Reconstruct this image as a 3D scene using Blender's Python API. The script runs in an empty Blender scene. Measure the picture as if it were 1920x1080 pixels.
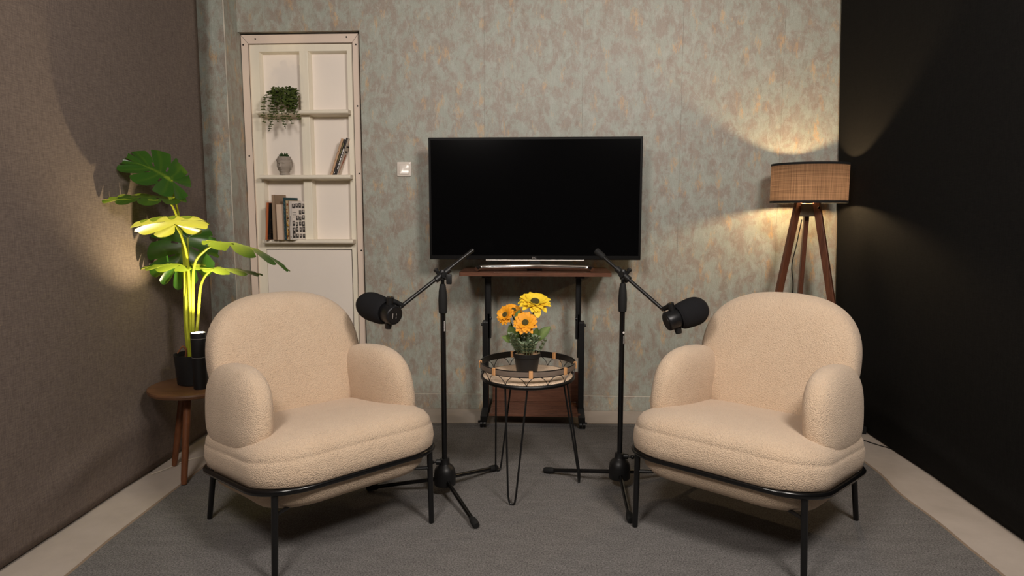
import bpy, bmesh, math, random
from math import sin, cos, pi, sqrt, radians, exp, atan2
from mathutils import Vector, Matrix, Euler, noise

random.seed(7)
scn = bpy.context.scene
COL = scn.collection
V = Vector

# ------------------------------------------------------------------ camera
CH, CD = 1.13, 3.7936                       # camera height, distance to the back wall (y = 0)
PITCH, YAW, FPX = radians(6.5514), radians(2.8624), 1280.0
cam_d = bpy.data.cameras.new('camera')
cam_d.sensor_width = 36.0
cam_d.lens = 24.0
cam_d.clip_start = 0.05
cam = bpy.data.objects.new('camera', cam_d)
COL.objects.link(cam)
cam.location = (0, -CD, CH)
cam.rotation_euler = (pi / 2 - PITCH, 0, YAW)
scn.camera = cam


# ------------------------------------------------------------------ materials
def new_mat(name):
    m = bpy.data.materials.new(name)
    m.use_nodes = True
    nt = m.node_tree
    return m, nt, nt.nodes['Principled BSDF']


def srgb(r, g, b):
    f = lambda c: (c / 255 / 12.92) if c / 255 <= 0.04045 else ((c / 255 + 0.055) / 1.055) ** 2.4
    return (f(r), f(g), f(b), 1.0)


def mat(name, col, rough=0.5, metal=0.0, spec=0.5, bump=0.0, bscale=200.0, var=0.0, vscale=8.0, sheen=0.0, stretch=(1, 1, 1)):
    """plain procedural material: base colour with noise variation and noise bump"""
    m, nt, b = new_mat(name)
    N, L = nt.nodes, nt.links
    b.inputs['Roughness'].default_value = rough
    b.inputs['Metallic'].default_value = metal
    b.inputs['Specular IOR Level'].default_value = spec
    b.inputs['Base Color'].default_value = col
    if sheen:
        b.inputs['Sheen Weight'].default_value = sheen
        b.inputs['Sheen Roughness'].default_value = 0.5
    if var or bump:
        tc = N.new('ShaderNodeTexCoord')
        mp = N.new('ShaderNodeMapping')
        mp.inputs['Scale'].default_value = stretch
        L.new(tc.outputs['Object'], mp.inputs['Vector'])
    if var:
        n = N.new('ShaderNodeTexNoise')
        n.inputs['Scale'].default_value = vscale
        n.inputs['Detail'].default_value = 6
        L.new(mp.outputs[0], n.inputs['Vector'])
        mx = N.new('ShaderNodeMix')
        mx.data_type = 'RGBA'
        mx.inputs[6].default_value = tuple(c * (1 - var) for c in col[:3]) + (1,)
        mx.inputs[7].default_value = tuple(min(1, c * (1 + var)) for c in col[:3]) + (1,)
        L.new(n.outputs['Fac'], mx.inputs[0])
        L.new(mx.outputs[2], b.inputs['Base Color'])
    if bump:
        n2 = N.new('ShaderNodeTexNoise')
        n2.inputs['Scale'].default_value = bscale
        n2.inputs['Detail'].default_value = 3
        L.new(mp.outputs[0], n2.inputs['Vector'])
        bp = N.new('ShaderNodeBump')
        bp.inputs['Strength'].default_value = bump
        bp.inputs['Distance'].default_value = 0.002
        L.new(n2.outputs['Fac'], bp.inputs['Height'])
        L.new(bp.outputs[0], b.inputs['Normal'])
    return m


def nnoise(nt, vec, scale, detail=4, rough=0.55, dist=0.0):
    n = nt.nodes.new('ShaderNodeTexNoise')
    n.inputs['Scale'].default_value = scale
    n.inputs['Detail'].default_value = detail
    n.inputs['Roughness'].default_value = rough
    n.inputs['Distortion'].default_value = dist
    nt.links.new(vec, n.inputs['Vector'])
    return n.outputs['Fac']


def nmap(nt, scale=(1, 1, 1), loc=(0, 0, 0), rot=(0, 0, 0)):
    tc = nt.nodes.new('ShaderNodeTexCoord')
    mp = nt.nodes.new('ShaderNodeMapping')
    mp.inputs['Scale'].default_value = scale
    mp.inputs['Location'].default_value = loc
    mp.inputs['Rotation'].default_value = rot
    nt.links.new(tc.outputs['Object'], mp.inputs['Vector'])
    return mp.outputs[0]


def nramp(nt, fac, stops):
    r = nt.nodes.new('ShaderNodeValToRGB')
    el = r.color_ramp.elements
    while len(el) < len(stops):
        el.new(0.5)
    for e, (p, c) in zip(el, stops):
        e.position = p
        e.color = c if len(c) == 4 else tuple(c) + (1,)
    nt.links.new(fac, r.inputs[0])
    return r.outputs[0]


def nmix(nt, fac, a, b, mode='MIX'):
    mx = nt.nodes.new('ShaderNodeMix')
    mx.data_type = 'RGBA'
    mx.blend_type = mode
    for s, i in ((fac, 0), (a, 6), (b, 7)):
        if hasattr(s, 'is_linked'):
            nt.links.new(s, mx.inputs[i])
        else:
            mx.inputs[i].default_value = s
    return mx.outputs[2]


def nmath(nt, op, a, b=0.0):
    n = nt.nodes.new('ShaderNodeMath')
    n.operation = op
    for s, i in ((a, 0), (b, 1)):
        if hasattr(s, 'is_linked'):
            nt.links.new(s, n.inputs[i])
        else:
            n.inputs[i].default_value = s
    return n.outputs[0]


def nbump(nt, h, strength, dist, bsdf, prev=None):
    bp = nt.nodes.new('ShaderNodeBump')
    bp.inputs['Strength'].default_value = strength
    bp.inputs['Distance'].default_value = dist
    nt.links.new(h, bp.inputs['Height'])
    if prev:
        nt.links.new(prev, bp.inputs['Normal'])
    nt.links.new(bp.outputs[0], bsdf.inputs['Normal'])
    return bp.outputs[0]


W0, W1 = (0, 0, 0, 1), (1, 1, 1, 1)


def wallpaper():
    m, nt, b = new_mat('wallpaper')
    big = nnoise(nt, nmap(nt, (1.7, 1.5, 1.1)), 8.0, 9, 0.68, 0.35)
    patch = nramp(nt, big, [(0.44, W0), (0.57, W1)])
    c = nmix(nt, patch, srgb(160, 163, 152), srgb(152, 141, 129))
    # second, finer patches of pale plaster and brown
    p2 = nramp(nt, nnoise(nt, nmap(nt, (1.6, 2, 1.0), (3, 1, 2)), 15.0, 9, 0.7, 0.6), [(0.5, W0), (0.62, W1)])
    c = nmix(nt, nmath(nt, 'MULTIPLY', p2, 0.6), c, srgb(174, 177, 168))
    p3 = nramp(nt, nnoise(nt, nmap(nt, (1.6, 2, 1.0), (9, 4, 5)), 13.0, 9, 0.7, 0.3), [(0.53, W0), (0.66, W1)])
    c = nmix(nt, nmath(nt, 'MULTIPLY', p3, 0.55), c, srgb(136, 119, 104))
    # ochre flecks
    fl = nramp(nt, nnoise(nt, nmap(nt, (2.2, 2, 0.85), (1, 7, 3)), 8.0, 4, 0.6, 0.2), [(0.575, W0), (0.66, W1)])
    fs = nramp(nt, nnoise(nt, nmap(nt, (5, 5, 1.2), (2, 2, 2)), 30.0, 3, 0.6), [(0.38, W0), (0.52, W1)])
    c = nmix(nt, nmath(nt, 'MULTIPLY', nmath(nt, 'MULTIPLY', fl, fs), 0.62), c, srgb(200, 162, 116))
    # vertical brushed streaks and fine grit
    st = nnoise(nt, nmap(nt, (14, 8, 1.6)), 14.0, 5, 0.65)
    c = nmix(nt, 0.26, c, nramp(nt, st, [(0.3, (0.25, 0.25, 0.25, 1)), (0.7, (0.78, 0.78, 0.78, 1))]), 'SOFT_LIGHT')
    gr = nnoise(nt, nmap(nt), 240.0, 4, 0.7)
    c = nmix(nt, 0.42, c, nramp(nt, gr, [(0.3, (0.2, 0.2, 0.2, 1)), (0.7, (0.8, 0.8, 0.8, 1))]), 'SOFT_LIGHT')
    nt.links.new(c, b.inputs['Base Color'])
    b.inputs['Roughness'].default_value = 0.46
    b.inputs['Specular IOR Level'].default_value = 0.5
    n1 = nbump(nt, gr, 0.18, 0.002, b)
    nbump(nt, st, 0.18, 0.003, b, n1)
    return m


def boucle():
    m, nt, b = new_mat('boucle_fabric')
    v = nmap(nt)
    vo = nt.nodes.new('ShaderNodeTexVoronoi')
    vo.inputs['Scale'].default_value = 300.0
    vo.inputs['Randomness'].default_value = 1.0
    wob = nt.nodes.new('ShaderNodeTexNoise')
    wob.inputs['Scale'].default_value = 90.0
    nt.links.new(v, wob.inputs['Vector'])
    av = nt.nodes.new('ShaderNodeVectorMath')
    av.operation = 'MULTIPLY_ADD'
    nt.links.new(wob.outputs['Color'], av.inputs[0])
    av.inputs[1].default_value = (0.004, 0.004, 0.004)
    nt.links.new(v, av.inputs[2])
    nt.links.new(av.outputs[0], vo.inputs['Vector'])
    d = vo.outputs['Distance']
    fine = nnoise(nt, v, 420.0, 3, 0.7)
    c = nramp(nt, d, [(0.15, srgb(223, 198, 170)), (0.8, srgb(207, 181, 154))])
    c = nmix(nt, 0.25, c, nramp(nt, nnoise(nt, v, 14.0, 4), [(0.35, (0.4, 0.4, 0.4, 1)), (0.65, (0.6, 0.6, 0.6, 1))]), 'SOFT_LIGHT')
    nt.links.new(c, b.inputs['Base Color'])
    b.inputs['Roughness'].default_value = 0.95
    b.inputs['Specular IOR Level'].default_value = 0.15
    b.inputs['Sheen Weight'].default_value = 0.25
    b.inputs['Sheen Roughness'].default_value = 0.6
    h = nmath(nt, 'SUBTRACT', 1.0, d)
    n1 = nbump(nt, h, 0.85, 0.003, b)
    nbump(nt, fine, 0.5, 0.003, b, n1)
    return m


def linen(name, c1, c2, dark=False):
    m, nt, b = new_mat(name)
    h = nnoise(nt, nmap(nt, (1, 40, 520)), 1.0, 3, 0.6)
    w = nnoise(nt, nmap(nt, (1, 520, 30)), 1.0, 3, 0.6)
    s = nmath(nt, 'ADD', h, w)
    f = nmath(nt, 'MULTIPLY', s, 0.5)
    c = nramp(nt, f, [(0.36, c1), (0.64, c2)])
    nt.links.new(c, b.inputs['Base Color'])
    b.inputs['Roughness'].default_value = 0.95
    b.inputs['Specular IOR Level'].default_value = 0.12
    nbump(nt, f, 0.3, 0.002, b)
    return m


def carpet():
    m, nt, b = new_mat('carpet')
    f = nnoise(nt, nmap(nt), 190.0, 4, 0.75)
    g = nnoise(nt, nmap(nt, (1, 3, 1)), 9.0, 5, 0.6)
    c = nramp(nt, f, [(0.32, srgb(70, 68, 67)), (0.68, srgb(140, 137, 135))])
    c = nmix(nt, 0.35, c, nramp(nt, g, [(0.35, (0.36, 0.36, 0.36, 1)), (0.65, (0.64, 0.64, 0.64, 1))]), 'SOFT_LIGHT')
    # scattered lint
    l = nt.nodes.new('ShaderNodeTexVoronoi')
    l.inputs['Scale'].default_value = 9.0
    nt.links.new(nmap(nt), l.inputs['Vector'])
    sp = nramp(nt, l.outputs['Distance'], [(0.018, W1), (0.03, W0)])
    c = nmix(nt, nmath(nt, 'MULTIPLY', sp, 0.5), c, srgb(190, 175, 160))
    nt.links.new(c, b.inputs['Base Color'])
    b.inputs['Roughness'].default_value = 1.0
    b.inputs['Specular IOR Level'].default_value = 0.08
    nbump(nt, f, 0.6, 0.004, b)
    return m


def painted_floor():
    m, nt, b = new_mat('painted_floor')
    f = nnoise(nt, nmap(nt), 5.0, 6, 0.6)
    c = nramp(nt, f, [(0.3, srgb(172, 161, 151)), (0.7, srgb(189, 178, 168))])
    sc = nramp(nt, nnoise(nt, nmap(nt, (6, 1.5, 1), (3, 3, 3)), 14.0, 5, 0.7), [(0.70, W0), (0.74, W1)])
    c = nmix(nt, nmath(nt, 'MULTIPLY', sc, 0.35), c, srgb(226, 216, 204))
    nt.links.new(c, b.inputs['Base Color'])
    b.inputs['Roughness'].default_value = 0.55
    b.inputs['Specular IOR Level'].default_value = 0.3
    nbump(nt, f, 0.1, 0.003, b)
    return m


def wood(name, c1, c2, axis='X', rough=0.45, scale=1.0):
    m, nt, b = new_mat(name)
    s = {'X': (1.5, 14, 14), 'Y': (14, 1.5, 14), 'Z': (14, 14, 1.5)}[axis]
    f = nnoise(nt, nmap(nt, tuple(k * scale for k in s)), 4.0, 7, 0.65, 0.8)
    f2 = nnoise(nt, nmap(nt, tuple(k * scale * 5 for k in s)), 5.0, 3, 0.6)
    c = nramp(nt, f, [(0.3, c1), (0.7, c2)])
    c = nmix(nt, 0.4, c, nramp(nt, f2, [(0.3, (0.3, 0.3, 0.3, 1)), (0.7, (0.65, 0.65, 0.65, 1))]), 'SOFT_LIGHT')
    nt.links.new(c, b.inputs['Base Color'])
    b.inputs['Roughness'].default_value = rough
    b.inputs['Specular IOR Level'].default_value = 0.4
    nbump(nt, f2, 0.08, 0.001, b)
    return m


def leaf_mat(name, c_dark, c_light, trans=0.4, rough=0.35, under=None):
    m, nt, b = new_mat(name)
    N, L = nt.nodes, nt.links
    at = N.new('ShaderNodeAttribute')
    at.attribute_name = 'vein'
    n = nnoise(nt, nmap(nt), 25.0, 4)
    c = nmix(nt, n, c_dark, tuple(x * 1.35 for x in c_dark[:3]) + (1,))
    c = nmix(nt, at.outputs['Fac'], c, c_light)
    if under:
        ge = N.new('ShaderNodeNewGeometry')
        c = nmix(nt, ge.outputs['Backfacing'], c, under)
    L.new(c, b.inputs['Base Color'])
    b.inputs['Roughness'].default_value = rough
    b.inputs['Specular IOR Level'].default_value = 0.4
    tr = N.new('ShaderNodeBsdfTranslucent')
    tr.inputs['Color'].default_value = c_light
    mx = N.new('ShaderNodeMixShader')
    mx.inputs[0].default_value = trans
    L.new(b.outputs[0], mx.inputs[1])
    L.new(tr.outputs[0], mx.inputs[2])
    L.new(mx.outputs[0], N['Material Output'].inputs['Surface'])
    return m


def glow(name, col, strength):
    m = bpy.data.materials.new(name)
    m.use_nodes = True
    nt = m.node_tree
    nt.nodes.clear()
    e = nt.nodes.new('ShaderNodeEmission')
    e.inputs[0].default_value = col
    e.inputs[1].default_value = strength
    o = nt.nodes.new('ShaderNodeOutputMaterial')
    nt.links.new(e.outputs[0], o.inputs[0])
    return m


def shade_mat():
    m, nt, b = new_mat('lampshade_fabric')
    N, L = nt.nodes, nt.links
    h = nnoise(nt, nmap(nt, (4, 4, 420)), 1.0, 3, 0.6)
    w = nnoise(nt, nmap(nt, (330, 330, 3)), 1.0, 2, 0.6)
    f = nmath(nt, 'MULTIPLY', nmath(nt, 'ADD', h, w), 0.5)
    L.new(nramp(nt, f, [(0.35, srgb(40, 34, 30)), (0.65, srgb(70, 60, 52))]), b.inputs['Base Color'])
    b.inputs['Roughness'].default_value = 0.9
    b.inputs['Specular IOR Level'].default_value = 0.1
    tr = N.new('ShaderNodeBsdfTranslucent')
    L.new(nramp(nt, f, [(0.34, (0.15, 0.12, 0.105, 1)), (0.64, (0.40, 0.335, 0.31, 1))]), tr.inputs['Color'])
    mx = N.new('ShaderNodeMixShader')
    mx.inputs[0].default_value = 0.6
    L.new(b.outputs[0], mx.inputs[1])
    L.new(tr.outputs[0], mx.inputs[2])
    L.new(mx.outputs[0], N['Material Output'].inputs['Surface'])
    return m


def rattan():
    m, nt, b = new_mat('woven_rattan')
    v = nmap(nt, (1, 1, 1))
    br = nt.nodes.new('ShaderNodeTexBrick')
    br.inputs['Scale'].default_value = 60.0
    br.inputs['Color1'].default_value = srgb(236, 214, 190)
    br.inputs['Color2'].default_value = srgb(224, 198, 170)
    br.inputs['Mortar'].default_value = srgb(176, 148, 122)
    br.inputs['Mortar Size'].default_value = 0.03
    br.inputs['Brick Width'].default_value = 0.6
    nt.links.new(v, br.inputs['Vector'])
    nt.links.new(br.outputs['Color'], b.inputs['Base Color'])
    b.inputs['Roughness'].default_value = 0.7
    nbump(nt, br.outputs['Fac'], -0.4, 0.002, b)
    return m


M = {}
M['wall'] = wallpaper()
M['boucle'] = boucle()
M['linen'] = linen('brown_linen', srgb(90, 80, 75), srgb(122, 109, 101))
M['black_cloth'] = linen('black_cloth', srgb(18, 18, 18), srgb(29, 28, 27))
M['carpet'] = carpet()
M['carpet_edge'] = mat('carpet_edge', srgb(140, 122, 104), 0.95, bump=0.5, bscale=300, var=0.2, vscale=60)
M['floor'] = painted_floor()
M['room'] = mat('dark_room_paint', srgb(70, 66, 62), 0.9, var=0.1, vscale=3)
M['ceil'] = mat('ceiling_paint', srgb(150, 146, 140), 0.9, var=0.06, vscale=2)
M['worn_lit'] = mat('worn_lit_edge', srgb(214, 205, 190), 0.7, var=0.3, vscale=18)  # paper wear and lit edges share this pale colour
M['casing'] = mat('pink_cream_paint', srgb(226, 206, 190), 0.5, bump=0.15, bscale=60, var=0.05, vscale=10, stretch=(1, 1, 0.2))
M['frame'] = mat('cream_paint', srgb(236, 227, 208), 0.5, bump=0.3, bscale=60, var=0.07, vscale=14, stretch=(2, 2, 0.15))
M['shelf'] = mat('cream_shelf_paint', srgb(236, 226, 208), 0.5, bump=0.3, bscale=50, var=0.07, vscale=14, stretch=(0.2, 2, 2))
M['pane'] = mat('painted_panel', srgb(240, 229, 218), 0.55, bump=0.1, bscale=40, var=0.03, vscale=6)
M['gap'] = mat('dark_gap', srgb(60, 52, 45), 0.9, var=0.2, vscale=20)
M['screw'] = mat('dark_screw', srgb(40, 36, 34), 0.4, 0.8, var=0.2, vscale=90)
M['switch'] = mat('switch_plastic', srgb(228, 218, 208), 0.22, var=0.02, vscale=20)
M['black_metal'] = mat('black_powder_coat', srgb(15, 15, 16), 0.38, 0.0, 0.5, bump=0.1, bscale=500, var=0.15, vscale=30)
M['black_gloss'] = mat('black_satin_tube', srgb(11, 11, 12), 0.25, 0.0, 0.5, var=0.1, vscale=30)
M['black_plastic'] = mat('black_plastic', srgb(20, 20, 21), 0.45, 0.0, 0.45, bump=0.08, bscale=400, var=0.12, vscale=40)
M['rubber'] = mat('black_rubber', srgb(24, 24, 24), 0.75, 0.0, 0.3, bump=0.1, bscale=300, var=0.15, vscale=50)
M['foam'] = mat('black_foam', srgb(32, 32, 34), 1.0, 0.0, 0.1, bump=0.9, bscale=700, var=0.3, vscale=500)
M['mic_body'] = mat('mic_body_metal', srgb(34, 34, 36), 0.36, 0.5, 0.5, var=0.1, vscale=60)
M['label'] = mat('white_print', srgb(226, 220, 216), 0.5, var=0.05, vscale=90)
M['brass'] = mat('brass', srgb(180, 150, 90), 0.3, 1.0, var=0.1, vscale=90)
M['screen'] = mat('tv_glass', srgb(8, 8, 9), 0.1, 0.0, 0.32, var=0.05, vscale=3)
M['bezel'] = mat('tv_bezel', srgb(15, 14, 14), 0.45, 0.0, 0.12, var=0.1, vscale=20)
M['satin'] = mat('satin_silver', srgb(225, 218, 212), 0.38, 1.0, var=0.02, vscale=30)
M['chrome'] = mat('chrome', srgb(225, 218, 212), 0.13, 1.0, var=0.02, vscale=30)
M['grey_print'] = mat('silver_print', srgb(190, 184, 180), 0.4, 0.3, var=0.03, vscale=90)
M['walnut'] = wood('red_walnut', srgb(90, 60, 47), srgb(120, 83, 66), 'X', 0.27)
M['lampwood'] = wood('dark_walnut', srgb(74, 42, 28), srgb(112, 68, 46), 'Z', 0.4)
M['stoolwood'] = wood('walnut_veneer', srgb(80, 55, 38), srgb(114, 80, 56), 'X', 0.45)
M['stoolleg'] = wood('stained_beech', srgb(98, 58, 35), srgb(126, 78, 49), 'Z', 0.45)
M['shade'] = shade_mat()
M['shade_band'] = mat('black_trim_tape', srgb(14, 13, 12), 0.9, var=0.2, vscale=60)
M['bulb'] = glow('warm_bulb', (1.0, 0.69, 0.36, 1), 600.0)
M['spot_face'] = glow('uplight_lens', (1.0, 0.82, 0.5, 1), 22.0)
M['monstera'] = leaf_mat('monstera_leaf', srgb(26, 70, 22), srgb(150, 172, 56), 0.22, 0.3, srgb(142, 146, 58))
M['stem'] = leaf_mat('monstera_stem', srgb(138, 150, 40), srgb(200, 196, 60), 0.2, 0.4)
M['husk'] = mat('dry_husk', srgb(120, 74, 46), 0.8, var=0.3, vscale=60)
M['pot_black'] = mat('black_pot', srgb(24, 24, 25), 0.5, 0, 0.4, bump=0.05, bscale=100, var=0.1, vscale=20)
M['soil'] = mat('soil', srgb(58, 44, 34), 1.0, bump=1.0, bscale=120, var=0.5, vscale=90)
M['gravel'] = mat('pale_gravel', srgb(168, 140, 112), 0.9, bump=1.0, bscale=160, var=0.5, vscale=160)
M['petal_y'] = mat('yellow_petal', srgb(255, 210, 48), 0.6, var=0.15, vscale=40)
M['petal_o'] = mat('orange_petal', srgb(250, 164, 30), 0.6, var=0.2, vscale=40)
M['disc'] = mat('flower_disc', srgb(74, 66, 24), 0.9, bump=1.0, bscale=400, var=0.5, vscale=250)
M['leaf_g'] = leaf_mat('garden_leaf', srgb(66, 92, 40), srgb(128, 148, 76), 0.2, 0.55)
M['leaf_e'] = leaf_mat('eucalyptus_leaf', srgb(122, 142, 112), srgb(170, 184, 156), 0.15, 0.6)
M['leaf_v'] = leaf_mat('vine_leaf', srgb(34, 52, 24), srgb(92, 102, 44), 0.15, 0.5)
M['succulent'] = leaf_mat('succulent_leaf', srgb(44, 66, 34), srgb(70, 92, 46), 0.05, 0.5)
M['stone'] = mat('grey_concrete', srgb(158, 146, 134), 0.85, bump=0.3, bscale=160, var=0.12, vscale=30)
M['greypot'] = mat('grey_pot', srgb(176, 162, 150), 0.7, var=0.08, vscale=30)
M['rattan'] = rattan()
M['cane'] = mat('cane_binding', srgb(214, 160, 108), 0.6, bump=0.5, bscale=60, var=0.2, vscale=60, stretch=(6, 6, 0.5))
M['band'] = mat('weathered_metal_band', srgb(120, 106, 95), 0.4, 0.1, 0.5, bump=0.1, bscale=200, var=0.25, vscale=40)
M['white_cord'] = mat('white_cord', srgb(200, 190, 176), 0.6, var=0.05, vscale=40)
M['paper'] = mat('book_paper', srgb(226, 214, 196), 0.8, bump=0.3, bscale=300, var=0.06, vscale=200, stretch=(1, 1, 0.02))


# ------------------------------------------------------------------ mesh builder
class MB:
    def __init__(s):
        s.v, s.f, s.vein = [], [], {}

    def add(s, vs, fs):
        o = len(s.v)
        s.v += [V(p) for p in vs]
        s.f += [tuple(i + o for i in f) for f in fs]
        return o

    def box(s, lo, hi, bev=0.0, mtx=None):
        lo, hi = V(lo), V(hi)
        if bev <= 0:
            vs = [(x, y, z) for x in (lo.x, hi.x) for y in (lo.y, hi.y) for z in (lo.z, hi.z)]
            fs = [(0, 1, 3, 2), (4, 6, 7, 5), (0, 4, 5, 1), (2, 3, 7, 6), (0, 2, 6, 4), (1, 5, 7, 3)]
        else:
            bm = bmesh.new()
            bmesh.ops.create_cube(bm, size=1.0)
            for w in bm.verts:
                w.co = V((lo.x + (w.co.x + .5) * (hi.x - lo.x), lo.y + (w.co.y + .5) * (hi.y - lo.y), lo.z + (w.co.z + .5) * (hi.z - lo.z)))
            bmesh.ops.bevel(bm, geom=bm.edges[:], offset=bev, segments=2, affect='EDGES', profile=0.6)
            bm.verts.ensure_lookup_table()
            bm.verts.index_update()
            vs = [w.co.copy() for w in bm.verts]
            fs = [tuple(w.index for w in f.verts) for f in bm.faces]
            bm.free()
        if mtx is not None:
            vs = [mtx @ V(p) for p in vs]
        s.add(vs, fs)
        return s

    def loft(s, rings, cap=True, closed=True):
        n = len(rings[0])
        o = s.add([p for r in rings for p in r], [])
        for i in range(len(rings) - 1):
            for j in range(n if closed else n - 1):
                k = (j + 1) % n
                s.f.append((o + i * n + j, o + i * n + k, o + (i + 1) * n + k, o + (i + 1) * n + j))
        if cap and closed:
            s.f.append(tuple(o + j for j in range(n))[::-1])
            s.f.append(tuple(o + (len(rings) - 1) * n + j for j in range(n)))
        return s

    def lathe(s, prof, c=(0, 0, 0), n=32, mtx=None, cap=True):
        c = V(c)
        rings = []
        for r, z in prof:
            ring = [V((r * cos(2 * pi * j / n), r * sin(2 * pi * j / n), z)) for j in range(n)]
            if mtx is not None:
                ring = [mtx @ p for p in ring]
            rings.append([p + c for p in ring])
        return s.loft(rings, cap)

    def tube(s, pts, r, n=10, cap=True, closed=False):
        pts = [V(p) for p in pts]
        rs = r if isinstance(r, (list, tuple)) else [r] * len(pts)
        N = len(pts)
        rings = []
        up = None
        for i in range(N):
            if closed:
                d = pts[(i + 1) % N] - pts[i - 1]
            else:
                d = pts[min(i + 1, N - 1)] - pts[max(i - 1, 0)]
            d.normalize()
            if up is None:
                a = V((0, 0, 1)) if abs(d.z) < 0.9 else V((1, 0, 0))
                up = (a - d * a.dot(d)).normalized()
            else:
                up = (up - d * up.dot(d)).normalized()
            side = d.cross(up)
            rings.append([pts[i] + (up * cos(2 * pi * j / n) + side * sin(2 * pi * j / n)) * rs[i] for j in range(n)])
        if closed:
            rings.append(rings[0])
            return s.loft(rings, False)
        return s.loft(rings, cap)

    def rod(s, a, b, r, r2=None, n=14):
        return s.tube([a, b], [r, r if r2 is None else r2], n)

    def sphere(s, c, r, n=20, m=12, sc=(1, 1, 1), mtx=None):
        rings = []
        c = V(c)
        for i in range(m + 1):
            th = pi * i / m
            rr = max(sin(th), 1e-4)
            ring = [V((r * sc[0] * rr * cos(2 * pi * j / n), r * sc[1] * rr * sin(2 * pi * j / n), -r * sc[2] * cos(th))) for j in range(n)]
            if mtx is not None:
                ring = [mtx @ p for p in ring]
            rings.append([p + c for p in ring])
        return s.loft(rings, True)

    def prism(s, outline, z0, z1, mtx=None):
        a = [V((x, y, z0)) for x, y in outline]
        b = [V((x, y, z1)) for x, y in outline]
        if mtx is not None:
            a = [mtx @ p for p in a]
            b = [mtx @ p for p in b]
        return s.loft([a, b], True)

    def blade(s, base, d, nrm, L, W, curl=0.0, fold=0.15, n=5, pts=None):
        """a small pointed leaf or petal with a folded midrib"""
        d, nrm = V(d).normalized(), V(nrm)
        side = d.cross(nrm).normalized()
        nrm = side.cross(d).normalized()
        base = V(base)
        o = len(s.v)
        vs, fs = [], []
        for i in range(n + 1):
            t = i / n
            w = (sin(pi * min(1, t * 0.92 + 0.04)) ** 0.75) * W / 2 if pts is None else pts[i] * W / 2
            mid = base + d * (L * t) + nrm * (curl * L * t * t)
            vs += [mid - side * w + nrm * (fold * w), mid, mid + side * w + nrm * (fold * w)]
        for i in range(n):
            a = i * 3
            fs += [(a, a + 1, a + 4, a + 3), (a + 1, a + 2, a + 5, a + 4)]
        s.add(vs, fs)
        for i in range(n + 1):
            s.vein[o + i * 3 + 1] = 0.8
            s.vein[o + i * 3] = s.vein[o + i * 3 + 2] = 0.15
        return s

    def build(s, name, m, parent=None, off=None, smooth=True, angle=40, flip=True):
        me = bpy.data.meshes.new(name)
        off = V(off) if off is not None else V((0, 0, 0))
        me.from_pydata([tuple(p - off) for p in s.v], [], s.f)
        if flip:
            bm = bmesh.new()
            bm.from_mesh(me)
            bmesh.ops.recalc_face_normals(bm, faces=bm.faces[:])
            bm.to_mesh(me)
            bm.free()
        if s.vein:
            at = me.attributes.new('vein', 'FLOAT', 'POINT')
            for i, x in s.vein.items():
                at.data[i].value = x
        me.materials.append(m)
        if smooth:
            me.polygons.foreach_set('use_smooth', [True] * len(me.polygons))
            me.set_sharp_from_angle(angle=radians(angle))
        me.update()
        o = bpy.data.objects.new(name, me)
        COL.objects.link(o)
        if parent is not None:
            o.parent = parent
        return o


def tag(o, label, cat, group=None):
    o['label'] = label
    o['category'] = cat
    if group:
        o['group'] = group
    return o


def thing(name, label, cat, loc=(0, 0, 0), rz=0.0, group=None):
    o = bpy.data.objects.new(name, None)
    o.empty_display_size = 0.1
    COL.objects.link(o)
    o.location = loc
    o.rotation_euler = (0, 0, rz)
    return tag(o, label, cat, group)


def struct(o):
    o['kind'] = 'structure'
    return o


def text(body, size, name, m, parent, mtx, depth=0.0004, align='CENTER', sx=1.0):
    cu = bpy.data.curves.new('lettering', 'FONT')
    cu.body = body
    cu.size = size
    cu.extrude = depth
    cu.align_x = align
    cu.align_y = 'CENTER'
    tmp = bpy.data.objects.new('lettering', cu)
    COL.objects.link(tmp)
    dg = bpy.context.evaluated_depsgraph_get()
    me = bpy.data.meshes.new_from_object(tmp.evaluated_get(dg))
    bpy.data.objects.remove(tmp)
    bpy.data.curves.remove(cu)
    me.name = name
    me.transform(mtx @ Matrix.Diagonal((sx, 1, 1, 1)))
    me.materials.clear()
    me.materials.append(m)
    o = bpy.data.objects.new(name, me)
    COL.objects.link(o)
    o.parent = parent
    return o


def frame_mtx(loc, x, y):
    """matrix with given x and y axes (z = x cross y)"""
    x, y = V(x).normalized(), V(y).normalized()
    z = x.cross(y).normalized()
    y = z.cross(x)
    m = Matrix((x, y, z)).transposed().to_4x4()
    m.translation = V(loc)
    return m


def smoothpath(pts, n=8):
    """Catmull-Rom through the points"""
    P = [V(p) for p in pts]
    P = [P[0] * 2 - P[1]] + P + [P[-1] * 2 - P[-2]]
    out = []
    for i in range(1, len(P) - 2):
        for k in range(n):
            t = k / n
            a, b, c, d = P[i - 1], P[i], P[i + 1], P[i + 2]
            out.append(0.5 * ((2 * b) + (c - a) * t + (2 * a - 5 * b + 4 * c - d) * t * t + (3 * b - a - 3 * c + d) * t ** 3))
    out.append(P[-2])
    return out


def rrect(hx, hy0, hy1, r_front, r_back, n=10):
    """rounded rectangle outline, ccw, from y=hy0 (front, negative) to y=hy1 (back)"""
    pts = []
    for cx, cy, r, a0 in ((hx - r_front, hy0 + r_front, r_front, -90), (hx - r_back, hy1 - r_back, r_back, 0),
                          (-hx + r_back, hy1 - r_back, r_back, 90), (-hx + r_front, hy0 + r_front, r_front, 180)):
        for k in range(n + 1):
            a = radians(a0 + 90 * k / n)
            pts.append((cx + r * cos(a), cy + r * sin(a)))
    return pts


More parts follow.
